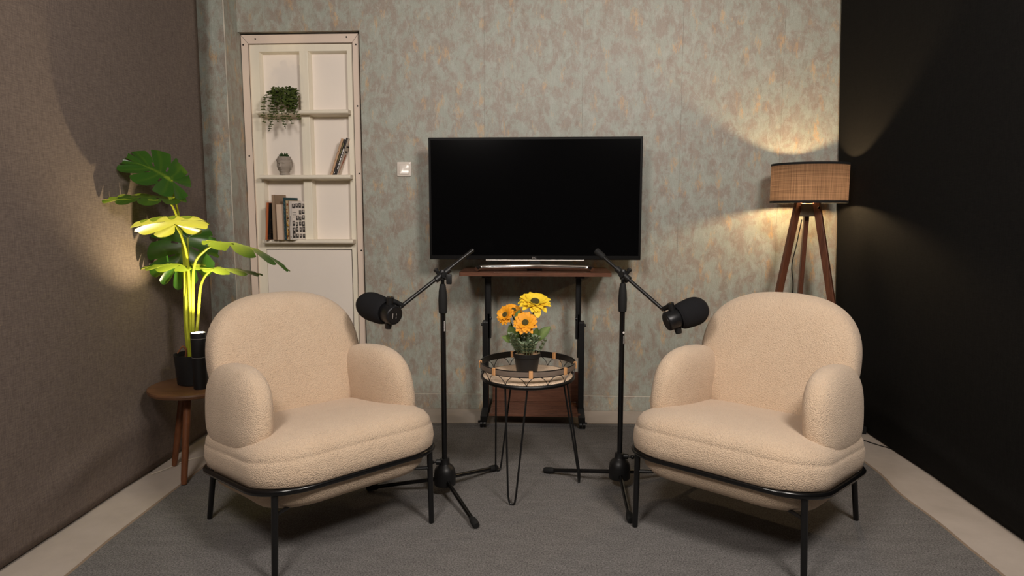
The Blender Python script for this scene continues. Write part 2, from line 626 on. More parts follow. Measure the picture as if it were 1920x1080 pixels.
def resample(pts, n):
    P = [V((x, y, 0)) for x, y in pts]
    L = [0]
    for i in range(len(P)):
        L.append(L[-1] + (P[(i + 1) % len(P)] - P[i]).length)
    out = []
    j = 0
    for k in range(n):
        t = L[-1] * k / n
        while L[j + 1] < t:
            j += 1
        f = (t - L[j]) / max(1e-9, L[j + 1] - L[j])
        q = P[j].lerp(P[(j + 1) % len(P)], f)
        out.append((q.x, q.y))
    return out


# ------------------------------------------------------------------ room shell
XL, XR, YF, ZC = -1.95, 1.82, -5.6, 2.75
struct(MB().box((XL - .1, YF - .1, -0.08), (XR + .1, 0.25, 0.0)).build('floor', M['floor'], smooth=False))
struct(MB().box((XL - .1, YF - .1, ZC), (XR + .1, 0.25, ZC + .08)).build('ceiling', M['ceil'], smooth=False))
struct(MB().box((XL - .1, YF, 0), (XL, 0.2, ZC)).build('wall_left', M['room'], smooth=False))
struct(MB().box((XR, YF, 0), (XR + .1, 0.2, ZC)).build('wall_right', M['room'], smooth=False))
struct(MB().box((XL - .1, YF - .1, 0), (XR + .1, YF, ZC)).build('wall_front', M['room'], smooth=False))
# back wall with the recess of the old door
DX0, DX1, DZ = -1.6955, -1.020, 2.096
wb = MB()
wb.box((XL, 0.11, 0), (XR, 0.2, ZC))
wb.box((DX1, 0.0, 0), (XR, 0.11, ZC))
wb.box((DX0, 0.0, DZ), (DX1, 0.11, ZC))
wb.box((XL, -0.155, 0), (DX0, 0.11, ZC))                # chimney-like pier at the left
wall = struct(wb.build('wall_back', M['wall'], smooth=False))
# paper wear and edge highlight painted white along the corner of the pier, paper joints
we = MB()
random.seed(3)
z = 0.02
while z < ZC - 0.05:
    h = random.uniform(0.05, 0.22)
    w = random.uniform(0.0008, 0.0032)
    we.box((DX0 - w, -0.1562, z), (DX0 + 0.0009, -0.155 + w, min(z + h, ZC)))
    z += h
we.build('trim_1', M['worn_lit'], wall, smooth=False)
wj = MB()
for x in (-0.34, 0.19, 0.72, 1.25):
    wj.box((x, -0.0006, 0.1), (x + 0.0007, 0.0, ZC))
wj.build('trim_2', mat('paper_joint', srgb(108, 98, 86), 0.8, var=.2, vscale=20), wall, smooth=False)
# papered skirting along the right part of the wall
bb = MB().box((DX1 + 0.002, -0.018, 0.0), (XR, 0.0, 0.088), 0.003)
struct(bb.build('baseboard_back', M['wall'], smooth=False))
wl = MB()
random.seed(5)
x = DX1 + 0.01
while x < 1.5:
    w = random.uniform(0.04, 0.25)
    wl.box((x, -0.0186, 0.0845 + random.uniform(-.001, .001)), (x + w, -0.0172, 0.0868))
    x += w + random.uniform(0.0, 0.03)
wl.build('trim_3', M['worn_lit'], bpy.data.objects['baseboard_back'], smooth=False)  # pale strips paint the lit top edge of the skirting

# ------------------------------------------------------------------ door with shelves
door = bpy.data.objects.new('door_1', None)
COL.objects.link(door)
door.location = (-1.36, 0.045, 0)
door['kind'] = 'structure'
dl = V(door.location)
CX0, CX1, CZ = -1.692, -1.034, 2.088                      # casing outer
IX0, IX1, IZ = -1.651, -1.0695, 2.040                      # casing inner = leaf outer
cs = MB()
for out in ([(CX0, 0), (IX0, 0), (IX0, IZ), (CX0, CZ)], [(IX1, 0), (CX1, 0), (CX1, CZ), (IX1, IZ)], [(IX0, IZ), (IX1, IZ), (CX1, CZ), (CX0, CZ)]):
    q = [(x + (0.0006 if x < -1.36 else -0.0006), zz) for x, zz in out]
    cs.loft([[V((x, 0.032, zz)) for x, zz in q], [V((x, 0.05, zz)) for x, zz in q]])
cs.build('casing', M['casing'], door, dl, smooth=False)
mt = MB()
for (x0, z0), (x1, z1) in (((CX0, CZ), (IX0, IZ)), ((CX1, CZ), (IX1, IZ))):
    mt.tube([(x0, 0.0316, z0), (x1, 0.0316, z1)], 0.0009, 4)
for x in (IX0, IX1):
    mt.box((x - 0.0011, 0.0312, 0), (x + 0.0011, 0.0325, IZ))
mt.box((IX0, 0.0312, IZ - 0.001), (IX1, 0.0325, IZ + 0.001))
mt.build('joint_line', M['gap'], door, dl, smooth=False)
for x, zz in ((-1.680, 2.035), (-1.672, 1.43), (-1.672, 0.86), (-1.61, 2.066), (-1.10, 2.070), (-1.049, 2.03), (-1.048, 1.70), (-1.047, 1.33), (-1.047, 0.9)):
    MB().rod((x, 0.030, zz), (x, 0.034, zz), 0.0045, n=10).build('screw', M['screw'], door, dl)
# leaf: stiles, rails, mullion at y = .045, panes recessed to .088
FY, PY = 0.045, 0.088
PX = [(-1.600, -1.372), (-1.322, -1.104)]                 # pane openings in x
S3, S2, S1 = 0.962, 1.322, 1.676                          # shelf tops
LB = 0.905
fr = MB()
fr.box((IX0 + .001, FY, 0.0), (PX[0][0], PY, IZ - .001))
fr.box((PX[1][1], FY, 0.0), (IX1 - .001, PY, IZ - .001))
fr.box((PX[0][0], FY, 2.000), (PX[1][1], PY, IZ - .001))
fr.box((PX[0][0], FY, LB), (PX[1][1], PY, S3 - 0.02))
fr.build('leaf_frame', M['frame'], door, dl, smooth=False)
ml = MB().box((PX[0][1], FY - 0.004, S3 - 0.02), (PX[1][0], PY, 2.000), 0.004)
ml.build('mullion', M['frame'], door, dl, smooth=False)
bv = MB()                                                 # bevelled beads inside the openings
for x0, x1 in PX:
    zz = [(S3, S2 - .02), (S2, S1 - .02), (S1, 2.0)]
    for z0, z1 in zz:
        for xa, sg in ((x0, 1), (x1, -1)):
            bv.loft([[V((xa, FY + .004, z)), V((xa + sg * .006, FY + .02, z)), V((xa + sg * .010, PY, z)), V((xa, PY, z))] for z in (z0, z1)])
        bv.loft([[V((x, FY + .004, z1)), V((x, FY + .02, z1 - .006)), V((x, PY, z1 - .010)), V((x, PY, z1))] for x in (x0, x1)])
bv.build('glazing_bead', M['frame'], door, dl, smooth=False)
for x0, x1 in PX:
    for z0, z1 in ((S3, S2 - .012), (S2, S1 - .012), (S1, 2.0)):
        MB().box((x0, PY - .006, z0), (x1, PY, z1)).build('pane', M['pane'], door, dl, smooth=False)
for zz, xa, xb in ((S1, -1.603, -1.088), (S2, -1.600, -1.085), (S3, -1.596, -1.080)):
    sh = MB()
    o = [(-0.012 + .008 * (1 - sin(a)), zz - .011 - .011 * cos(a)) for a in [pi * k / 8 for k in range(9)]]
    prof = [(PY - .006, zz - .022)] + [(-0.018 + .009 * (1 - sin(a)), zz - .011 - .011 * cos(a)) for a in [pi * k / 8 for k in range(9)]] + [(PY - .006, zz)]
    # notch: the shelf is narrower where it passes between the stiles
    sh.loft([[V((x, min(y, FY - .0045), z)) for y, z in prof] for x in (xa, xb)])
    for x0, x1 in PX:
        sh.box((x0, FY - .0045, zz - .022), (x1, PY - .006, zz))
    sh.build('shelf', M['shelf'], door, dl, angle=30)
lp = MB()
lp.box((IX0 + .001, FY + .006, 0.0), (IX1 - .001, PY - .002, LB))
lp.build('lower_panel', M['pane'], door, dl, smooth=False)
lg = MB()
lg.box((-1.600, FY - .0006, LB - .004), (-1.104, FY + .002, LB - .001))
lg.box((-1.106, FY - .0006, 0.05), (-1.1035, FY + .002, LB - .002))
lg.build('panel_groove', M['gap'], door, dl, smooth=False)
pf = MB().box((-1.598, FY, 0.05), (-1.108, PY, LB - .004))
pf.build('panel_board', M['pane'], door, dl, smooth=False)

# light switch
sw = thing('light_switch', 'white square light switch on the wallpaper left of the television', 'switch', (-0.786, 0, 1.352))
o = rrect(0.0395, -0.0395, 0.0395, 0.004, 0.004, 3)
R = Matrix.Rotation(pi / 2, 4, 'X')
pl = MB()
pl.loft([[R @ V((x * k, y * k, zz)) for x, y in o] for k, zz in ((1, 0.0), (1, 0.005), (0.97, 0.0085), (0.74, 0.0105), (0.72, 0.0085))])
pl.build('plate', M['switch'], sw)
o2 = rrect(0.027, -0.027, 0.027, 0.002, 0.002, 2)
rk = MB()
rk.loft([[R @ V((x * k, y * k, zz + (0.003 * (-y / 0.027) if zz > 0.009 else 0))) for x, y in o2] for k, zz in ((1, 0.007), (1, 0.0118), (0.96, 0.013))])
rk.build('rocker', M['switch'], sw)

# ------------------------------------------------------------------ carpet
rg = thing('area_rug', 'large flat grey carpet under the armchairs and microphone stands', 'rug', (0, -1.6, 0))
edge_r = [(0.445, -0.262), (1.38, -0.30), (1.425, -0.34), (1.428, -0.72), (1.43, -0.91), (1.409, -1.11), (1.419, -1.35), (1.414, -1.54), (1.414, -1.71), (1.40, -2.2), (1.38, -3.1)]
edge_l = [(-1.45, -3.1), (-1.468, -2.2), (-1.473, -1.86), (-1.486, -1.64), (-1.49, -1.345), (-1.492, -1.166), (-1.5, -0.883), (-1.5, -0.40), (-1.46, -0.345), (-0.345, -0.291)]
rp = [(p.x, p.y) for p in smoothpath([(x, y, 0) for x, y in edge_r], 5)] + [(p.x, p.y) for p in smoothpath([(x, y, 0) for x, y in edge_l], 5)]
MB().prism(rp, 0.0005, 0.005).build('carpet', M['carpet'], rg, rg.location, smooth=False)
def outset(P, d):
    out = []
    for i in range(len(P)):
        a, b = V(P[i - 1]), V(P[(i + 1) % len(P)])
        t = (b - a).normalized()
        out.append((P[i][0] + t.y * d, P[i][1] - t.x * d))
    return out


area_ = sum(rp[i - 1][0] * rp[i][1] - rp[i][0] * rp[i - 1][1] for i in range(len(rp)))
ro = outset(rp, 0.013 if area_ > 0 else -0.013)
be = MB()
rings_ = [[V((x, y, z)) for x, y in P] for P, z in ((rp, 0.0006), (rp, 0.0046), (ro, 0.0036), (ro, 0.0006))]
be.loft(rings_, False)
be.build('bound_edge', M['carpet_edge'], rg, rg.location, smooth=False)
RZ = 0.005


# ------------------------------------------------------------------ fabric backdrops
def cloth_left():
    rows = []
    ys = [-0.43 - 0.035 * i for i in range(110)]
    zs = [0.012 + 2.7 * (k / 90) ** 1.0 for k in range(91)]
    for z in zs:
        row = []
        for y in ys:
            n = noise.noise(V((y * 1.7, z * 0.5, 1.3))) * 0.007 + noise.noise(V((y * 5, z * 1.2, 4.0))) * 0.002
            # soft dents of the tucked-in cloth close to the floor
            dent = 0.022 * exp(-((z - 0.17 - 0.05 * sin(y * 4.0)) / 0.05) ** 2) * (0.5 + noise.noise(V((y * 2.5, 2, 7))))
            x = -1.703 + (n + dent) * (0.4 + 0.6 * min(1, abs(y + 0.43) * 3))
            row.append(V((x, y, z)))
        rows.append(row)
    mb = MB()
    mb.loft(rows, False, False)
    return mb


fl = cloth_left().build('fabric_backdrop', M['linen'], flip=False)
tag(fl, 'taupe brown linen sheet hung along the left side of the set', 'backdrop')
fl.modifiers.new('thick', 'SOLIDIFY').thickness = 0.003


def cloth_right():
    rows = []
    ss = [0.02 * i for i in range(16)] + [0.32 + 0.05 * i for i in range(70)]
    zs = [0.006 + 2.7 * k / 90 for k in range(91)]
    for z in zs:
        e = 1.578 - 0.034 * (z - 0.6)
        off = -0.012 + 0.055 * exp(-z / 0.28)
        row = []
        for s in ss:
            n = noise.noise(V((s * 1.6, z * 0.6, 9.1))) * 0.007 + noise.noise(V((s * 4, z * 3, 2.0))) * 0.0025
            ridge = 0.010 * exp(-((z - 0.13 - 0.03 * sin(s * 3)) / 0.04) ** 2)
            x = e + off * (1 - exp(-s / 0.09)) + (n - ridge) * min(1, s * 5)
            row.append(V((x, -0.022 - s, z)))
        rows.append(row)
    mb = MB()
    mb.loft(rows, False, False)
    return mb


fb = cloth_right().build('fabric_backdrop', M['black_cloth'], flip=False)
tag(fb, 'black cloth sheet hung along the right side behind the lamp', 'backdrop')
fb.modifiers.new('thick', 'SOLIDIFY').thickness = 0.003


# ------------------------------------------------------------------ armchairs
def pad(mb, outline, H, ex, fn, n=72, m=15):
    """puffy upholstered pad: star-shaped 2D outline swelling to half thickness H (superellipse section); fn maps (u,v,w) to space"""
    P = resample(outline, n)
    cx = sum(p[0] for p in P) / n
    cy = sum(p[1] for p in P) / n
    rings = []
    for i in range(2 * m + 1):
        a = -pi / 2 + pi * i / (2 * m)
        a = max(-pi / 2 + .004, min(pi / 2 - .004, a))
        k = abs(cos(a)) ** (2 / ex)
        w = H * abs(sin(a)) ** (2 / ex) * (1 if a > 0 else -1)
        rings.append([V(fn(cx + (x - cx) * k, cy + (y - cy) * k, w)) for x, y in P])
    mb.loft(rings, True)


TILT = radians(6.5)


def tl(p):
    """recline of the upholstered shell about the front rail"""
    x, y, z = p
    dy, dz = y + 0.30, z - 0.285
    return V((x, -0.30 + dy * cos(TILT) + dz * sin(TILT), 0.285 - dy * sin(TILT) + dz * cos(TILT)))


def make_armchair():
    t = thing('armchair', '', 'armchair')
    # seat cushion with its welted seam
    o = rrect(0.336, -0.375, 0.275, 0.17, 0.15, 12)
    P = resample(o, 96)
    prof = [(0.06, 0.2885), (0.025, 0.287), (0.006, 0.300), (0.0, 0.330), (0.001, 0.358), (0.0045, 0.378), (0.0075, 0.3815), (0.0065, 0.385), (0.011, 0.402), (0.026, 0.420), (0.056, 0.434),
            (0.10, 0.442), (0.17, 0.447), (0.25, 0.449), (0.33, 0.4495)]

    def insetring(i, zz):
        out = []
        for x, y in P:
            L = sqrt(x * x + (y + .05) ** 2)
            f = max(0.02, 1 - i / L)
            xx, yy = x * f, -.05 + (y + .05) * f
            # the front edge of the cushion falls away slightly towards the corners
            out.append(tl((xx, yy, zz - 0.010 * (abs(xx) / .343) ** 3 * (1 if zz > .37 else 0))))
        return out
    mb = MB()
    mb.loft([insetring(*p) for p in prof], True)
    mb.build('seat', M['boucle'], t, angle=60)
    # rounded underside
    mb = MB()
    o2 = rrect(0.312, -0.336, 0.26, 0.16, 0.14, 12)
    P2 = resample(o2, 80)
    rings = []
    for i, zz in ((0.0, 0.287), (0.003, 0.262), (0.012, 0.237), (0.035, 0.216), (0.09, 0.205), (0.2, 0.200)):
        rings.append([tl((x * (1 - i / sqrt(x * x + y * y)), y * (1 - i / sqrt(x * x + y * y)), zz)) for x, y in P2])
    mb.loft(rings, True)
    mb.build('seat_base', M['boucle'], t, angle=60)
    # backrest: arched pad, reclined and gently wrapped
    ho, W = 0.47, 0.288
    arch = []
    for k in range(60):
        a = 2 * pi * k / 60
        ca, sa = cos(a), sin(a)
        ex = 2.65
        x = W * (abs(ca) ** (2 / ex)) * (1 if ca >= 0 else -1)
        yy = (abs(sa) ** (2 / ex)) * (1 if sa >= 0 else -1)
        yv = yy * 0.25 if sa >= 0 else yy * 0.27
        x *= 1.0 - 0.07 * max(0, -yy)
        arch.append((x, yv))
    RC = radians(13)

    def backfn(u, v, w):
        y = 0.175 + w - 0.28 * u * u
        z = 0.609 + v
        dz = z - 0.38
        return V((u, y + dz * sin(RC), 0.345 + dz * cos(RC)))
    mb = MB()
    pad(mb, arch, 0.088, 3.4, backfn)
    mb.build('backrest', M['boucle'], t, angle=60)
    # arms: rounded lobes hugging the seat
    for s in (-1, 1):
        pr = []
        for k in range(48):
            a = 2 * pi * k / 48
            ca, sa = cos(a), sin(a)
            ex = 2.6 if sa > 0 else 3.4
            u = 0.225 * (abs(ca) ** (2 / ex)) * (1 if ca >= 0 else -1)
            v = 0.148 * (abs(sa) ** (2 / ex)) * (1 if sa >= 0 else -1)
            v += 0.004 * u / 0.205 * (1 if sa > 0 else 0.25)      # taller towards the back
            pr.append((u, v))

        def armfn(u, v, w, s=s):
            y = -0.004 + u
            z = 0.503 + v
            splay = -0.012 * (v / 0.15)
            x = s * (0.264 + splay) + w
            p = tl((x, y, z))
            return p
        mb = MB()
        pad(mb, pr, 0.062, 2.6, armfn)
        mb.build('armrest', M['boucle'], t, angle=60)
    # tube rail round the shell
    orr = resample(rrect(0.332, -0.352, 0.266, 0.15, 0.13, 12), 80)
    MB().tube([tl((x, y, 0.2845)) for x, y in orr], 0.0105, 12, closed=True).build('frame_rail', M['black_gloss'], t)
    tops = {(-1, -1): (-0.284, -0.300), (1, -1): (0.284, -0.300), (-1, 1): (-0.285, 0.215), (1, 1): (0.285, 0.215)}
    feet = {(-1, -1): (-0.292, -0.294), (1, -1): (0.292, -0.294), (-1, 1): (-0.285, 0.285), (1, 1): (0.285, 0.285)}
    for k in tops:
        a = tl((tops[k][0], tops[k][1], 0.2835))
        b = V((feet[k][0], feet[k][1], 0.0024))
        MB().rod(a, b, 0.0105, 0.0095).build('leg', M['black_metal'], t)
    for yy, x0 in ((-0.245, 0.295), (0.2, 0.300)):
        # short brackets carry the shell from each leg
        for s in (-1, 1):
            key = (s, -1 if yy < 0 else 1)
            a = tl((tops[key][0], tops[key][1], 0.2835)).lerp(V((feet[key][0], feet[key][1], 0)), 0.26)
            b = a + V((-s * 0.07, 0.03 if yy < 0 else -0.03, 0.006))
            MB().rod(a, b, 0.006, n=8).build('bracket', M['black_metal'], t)
    return t


ch1 = make_armchair()
ch1.location = (-0.823, -1.458, RZ)
ch1.rotation_euler.z = radians(45.5)
ch1['label'] = 'cream boucle armchair on the left, in front of the monstera plant'
ch1['group'] = 'cream boucle armchairs'
ch2 = ch1.copy()
COL.objects.link(ch2)
for c in list(ch1.children):
    d = c.copy()
    COL.objects.link(d)
    d.parent = ch2
ch2.location = (0.734, -1.402, RZ)
ch2.rotation_euler.z = radians(-38.5)
ch2['label'] = 'cream boucle armchair on the right, in front of the floor lamp'


# ------------------------------------------------------------------ microphone stands and microphones
def mic_stand(label, c, feet, joint, rear, front, knob_side, label_txt, rear_weight):
    t = thing('microphone_stand', label, 'microphone stand', (c[0], c[1], RZ), 0, 'boom microphone stands')
    O = V(t.location)
    C0 = V((c[0], c[1], 0))
    # hub
    hb = MB().lathe([(0.036, 0.044), (0.0425, 0.046), (0.043, 0.054), (0.043, 0.090), (0.040, 0.107), (0.032, 0.120), (0.022, 0.127), (0.020, 0.130), (0.019, 0.150), (0.012, 0.152)], C0, 28)
    hub = hb.build('hub', M['black_plastic'], t, O)
    ks = V((knob_side, -0.25, 0)).normalized()
    MB().rod(C0 + V((0, 0, .138)), C0 + ks * .034 + V((0, 0, .138)), 0.011).rod(C0 + ks * .034 + V((0, 0, .138)), C0 + ks * .046 + V((0, 0, .138)), 0.004).sphere(C0 + ks * .052 + V((0, 0, .138)), 0.0095).build('clamp_screw', M['black_plastic'], hub, O)
    for fx, fy in feet:
        F = V((fx, fy, RZ + 0.013))
        d = (F - C0)
        d.z = 0
        d.normalize()
        A = C0 + d * 0.03 + V((0, 0, 0.066))
        dd = (F - A).normalized()
        E0 = F - dd * 0.035
        lg = MB().rod(A, E0, 0.0085).build('leg', M['black_gloss'], t, O)
        MB().tube([E0 - dd * .008, E0, E0 + dd * .012, F - dd * .004, F + dd * .004], [0.0098, 0.0125, 0.0135, 0.0135, 0.011], 14).build('rubber_foot', M['rubber'], lg, O)
    J = V(joint)
    up = V((0, 0, 1))
    MB().rod(C0 + up * .148, V((C0.x, C0.y, J.z - 0.125)), 0.0105).build('pole', M['black_gloss'], t, O)
    cl = MB().lathe([(0.0125, -.150), (0.0155, -.148), (0.0165, -.143), (0.0175, -.100), (0.0155, -.065), (0.0115, -.040), (0.0095, -.036)], (C0.x, C0.y, J.z), 20)
    cl.build('height_clutch', M['rubber'], t, O)
    MB().rod((C0.x, C0.y, J.z - .045), (C0.x, C0.y, J.z - .012), 0.0075).build('upper_tube', M['black_gloss'], t, O)
    R_, F_ = V(rear), V(front)
    bd = (F_ - R_).normalized()
    sd = bd.cross(up).normalized()
    jn = MB()
    jn.lathe([(0.012, -.02), (0.013, -.012), (0.013, 0.012), (0.010, 0.018)], (C0.x, C0.y, J.z), 16)
    bb_ = C0 + V((0, 0, J.z))
    jn.tube([J - bd * .035, J + bd * .035], 0.0125, 14)
    jn.tube([J - sd * .018, J + sd * .018], 0.012, 14)
    pu = bd.cross(sd)
    pu = pu if pu.z > 0 else -pu
    jn.tube([J + bd * .012, J + bd * .012 + pu * .028], 0.007, 10)
    jn.build('boom_clamp', M['black_plastic'], t, O)
    wk = V((-1 if knob_side > 0 else 1, 0, 0)) * -1
    k0 = J + (V((.026, -.014, -.016)) if not rear_weight else V((.010, .030, -.018)))
    kb = MB()
    kb.tube([J + V((0, -.005, -.008)), k0], 0.005, 8)
    kb.box(k0 + V((-.010, -.006, -.020)), k0 + V((.012, .006, .020)), 0.005)
    kb.tube([J + bd * .012 + pu * .028, J + bd * .012 + pu * .036], [0.010, 0.009], 12)
    kb.build('wing_knob', M['black_plastic'], t, O)
    bm_ = MB().rod(R_, F_, 0.0072).build('boom_arm', M['black_metal'], t, O)
    if rear_weight:
        MB().tube([R_ - bd * .012, R_ - bd * .010, R_ + bd * .03, R_ + bd * .036], [0.010, 0.0135, 0.0125, 0.009], 14).build('end_grip', M['rubber'], bm_, O)
    MB().tube([F_ - bd * .004, F_ + bd * .010], [0.0085, 0.0085], 12).build('thread_adapter', M['chrome'] if rear_weight else M['black_metal'], bm_, O)
    if label_txt:
        # lettering runs down the pole
        zt, sz = label_txt[1], label_txt[2]
        view = (V((0, -CD, CH)) - V((C0.x, C0.y, zt)))
        view.z = 0
        view.normalize()
        ang = label_txt[3]
        view = Matrix.Rotation(ang, 3, 'Z') @ view
        xax = V((0, 0, -1)) if label_txt[4] else V((0, 0, 1))
        yax = view.cross(xax)
        m = frame_mtx(V((C0.x, C0.y, zt)) + view * .0107 - O, xax, yax)
        rnd = random.Random(label_txt[0])
        lb = MB()
        x = -sz / 2
        while x < sz / 2:
            w_ = rnd.uniform(.0022, .0032)
            for q in range(3):
                lb.box((x + rnd.uniform(0, w_ * .5), -.0024 + q * .0016, 0), (x + w_ * rnd.uniform(.6, .9), -.0012 + q * .0016, .0003), mtx=m)
            lb.box((x, -.0024, 0), (x + .0007, .0024, .0003), mtx=m)
            x += w_ + .0008
        lb.build('maker_label', M['label'] if not label_txt[5] else M['grey_print'], t, smooth=False)
        if label_txt[5]:
            p = V((C0.x, C0.y, zt + .028)) + view * .0098
            MB().tube([p, p + view * .0012], 0.0045, 16).build('maker_mark', M['label'], t, O)
    return t


def microphone(label, clamp, foam_tip, body_end, logo):
    """broadcast microphone: foam windscreen, metal body, yoke knob; clamp = boom end it hangs on"""
    T, B = V(foam_tip), V(body_end)
    ax = (T - B).normalized()
    L = (T - B).length
    t = thing('microphone', label, 'microphone', B, 0, 'broadcast microphones')
    O = V(B)
    r = 0.0365
    up = V((0, 0, 1))
    sd = ax.cross(up).normalized()
    un = sd.cross(ax).normalized()
    mt = frame_mtx(B, sd, un)            # local z along axis or opposite
    if mt.to_3x3() @ V((0, 0, 1)) @ ax < 0 if False else (mt.to_3x3() @ V((0, 0, 1))).dot(ax) < 0:
        mt = frame_mtx(B, -sd, un)
    R3 = mt.to_3x3()
    body = MB().lathe([(0.030, 0.0), (0.0335, 0.001), (0.0360, 0.004), (0.0365, 0.008), (0.0365, 0.052), (0.034, 0.056), (0.030, 0.075)], B, 36, R3)
    bo = body.build('body', M['mic_body'], t, O)
    MB().lathe([(0.0295, -0.0006), (0.0295, 0.0006), (0.0285, 0.0012)], B, 36, R3).build('end_cap', M['black_plastic'], bo, O)
    fm = []
    f0 = 0.050
    FL = L - f0
    for k in range(17):
        a = k / 16
        if a < 0.12:
            rr = 0.042 + 0.009 * (a / 0.12) ** 0.5
        else:
            q = (a - 0.12) / 0.88
            rr = (0.051 + 0.004 * sin(q * pi * .9)) * (1 - max(0, (q - 0.35) / 0.65) ** 2.6) ** 0.5 if q < 1 else 0.001
        fm.append((max(rr, 0.001), f0 + FL * a))
    MB().lathe([(0.030, f0 + .006)] + fm, B, 40, R3).build('windscreen', M['foam'], t, O)
    # yoke: block above with brass-tipped bolt, thumb knob below
    Y = B + ax * 0.036 + un * (r + 0.010)
    K = V(clamp)
    yk = MB()
    yk.tube([B + ax * 0.036 + un * (r - 0.004), Y + un * .016], [0.0135, 0.0135], 16)
    yk.tube([Y + un * .004, Y.lerp(K, 0.5) + un * .004, K], [0.0105, 0.010, 0.0095], 12)
    yk.build('yoke', M['black_plastic'], t, O)
    MB().tube([Y + un * .0155, Y + un * .0175], 0.0035, 10).build('bolt', M['brass'], t, O)
    D = B + ax * 0.036 - un * (r - .002)
    MB().tube([D, D - un * .012, D - un * .024], [0.0125, 0.0135, 0.012], 16).build('thumb_knob', M['black_plastic'], t, O)
    if logo:
        vx = un
        m = frame_mtx(B - ax * .0009 - O, vx, (-ax).cross(vx))
        mm = MB()
        for dx, dy, w, h in ((0.0, 0.012, .020, .0022), (-.008, -.004, .008, .002), (0.004, -.004, .008, .002)):
            mm.box((dx - w / 2, dy - h / 2, 0), (dx + w / 2, dy + h / 2, 0.0005), mtx=m)
        mo = mm.build('maker_mark', M['grey_print'], t, None, smooth=False)
    return t


LM, RM = (-0.395, -1.20), (0.303, -1.10)
jl, jr = V((-0.405, -1.207, 0.868)), V((0.302, -1.107, 0.866))


def at(px, py, y):
    """world point on the plane of constant y seen at a 1920x1080 pixel of the photograph"""
    fw = V((-sin(YAW) * cos(PITCH), cos(YAW) * cos(PITCH), -sin(PITCH)))
    ri = V((cos(YAW), sin(YAW), 0))
    up = ri.cross(fw)
    r = fw + ri * ((px - 960) / FPX) - up * ((py - 540) / FPX)
    return V((0, -CD, CH)) + r * ((y + CD) / r.y)


JL = at(826, 515, -1.20)
JR = at(1167, 514, -1.10)
fL = at(754, 573, -1.29)
rL = JL + (JL - fL).normalized() * ((at(878, 464, -1.12) - JL).length)
fR = at(1243, 580, -1.20)
rR = JR + (JR - fR).normalized() * ((at(1121, 474, -1.03) - JR).length)
mic_stand('black boom microphone stand beside the left armchair, boom reaching left', (-0.397, -1.20), [(-0.242, -1.494), (-0.212, -0.946), (-0.711, -1.187)], (-0.397, -1.20, JL.z), rL + V((-0.397 - JL.x, 0, 0)), fL, -1,
          (1, at(828, 611, -1.2).z, 0.040, radians(30), True, False), False)
mic_stand('black boom microphone stand beside the right armchair, boom reaching right', (0.303, -1.10), [(0.309, -1.425), (0.001, -0.965), (0.585, -0.945)], (0.303, -1.10, JR.z), rR + V((0.303 - JR.x, 0, 0)), fR, 1,
          (2, at(1163, 636, -1.1).z, 0.034, radians(38), False, True), True)
microphone('black foam-covered microphone on the left stand, pointing left with its end cap showing', fL, at(676, 566, -1.20), at(741, 592, -1.335), True)
microphone('black foam-covered microphone on the right stand, pointing right towards the armchair', fR, at(1326, 574, -1.20), at(1249, 604, -1.24), False)

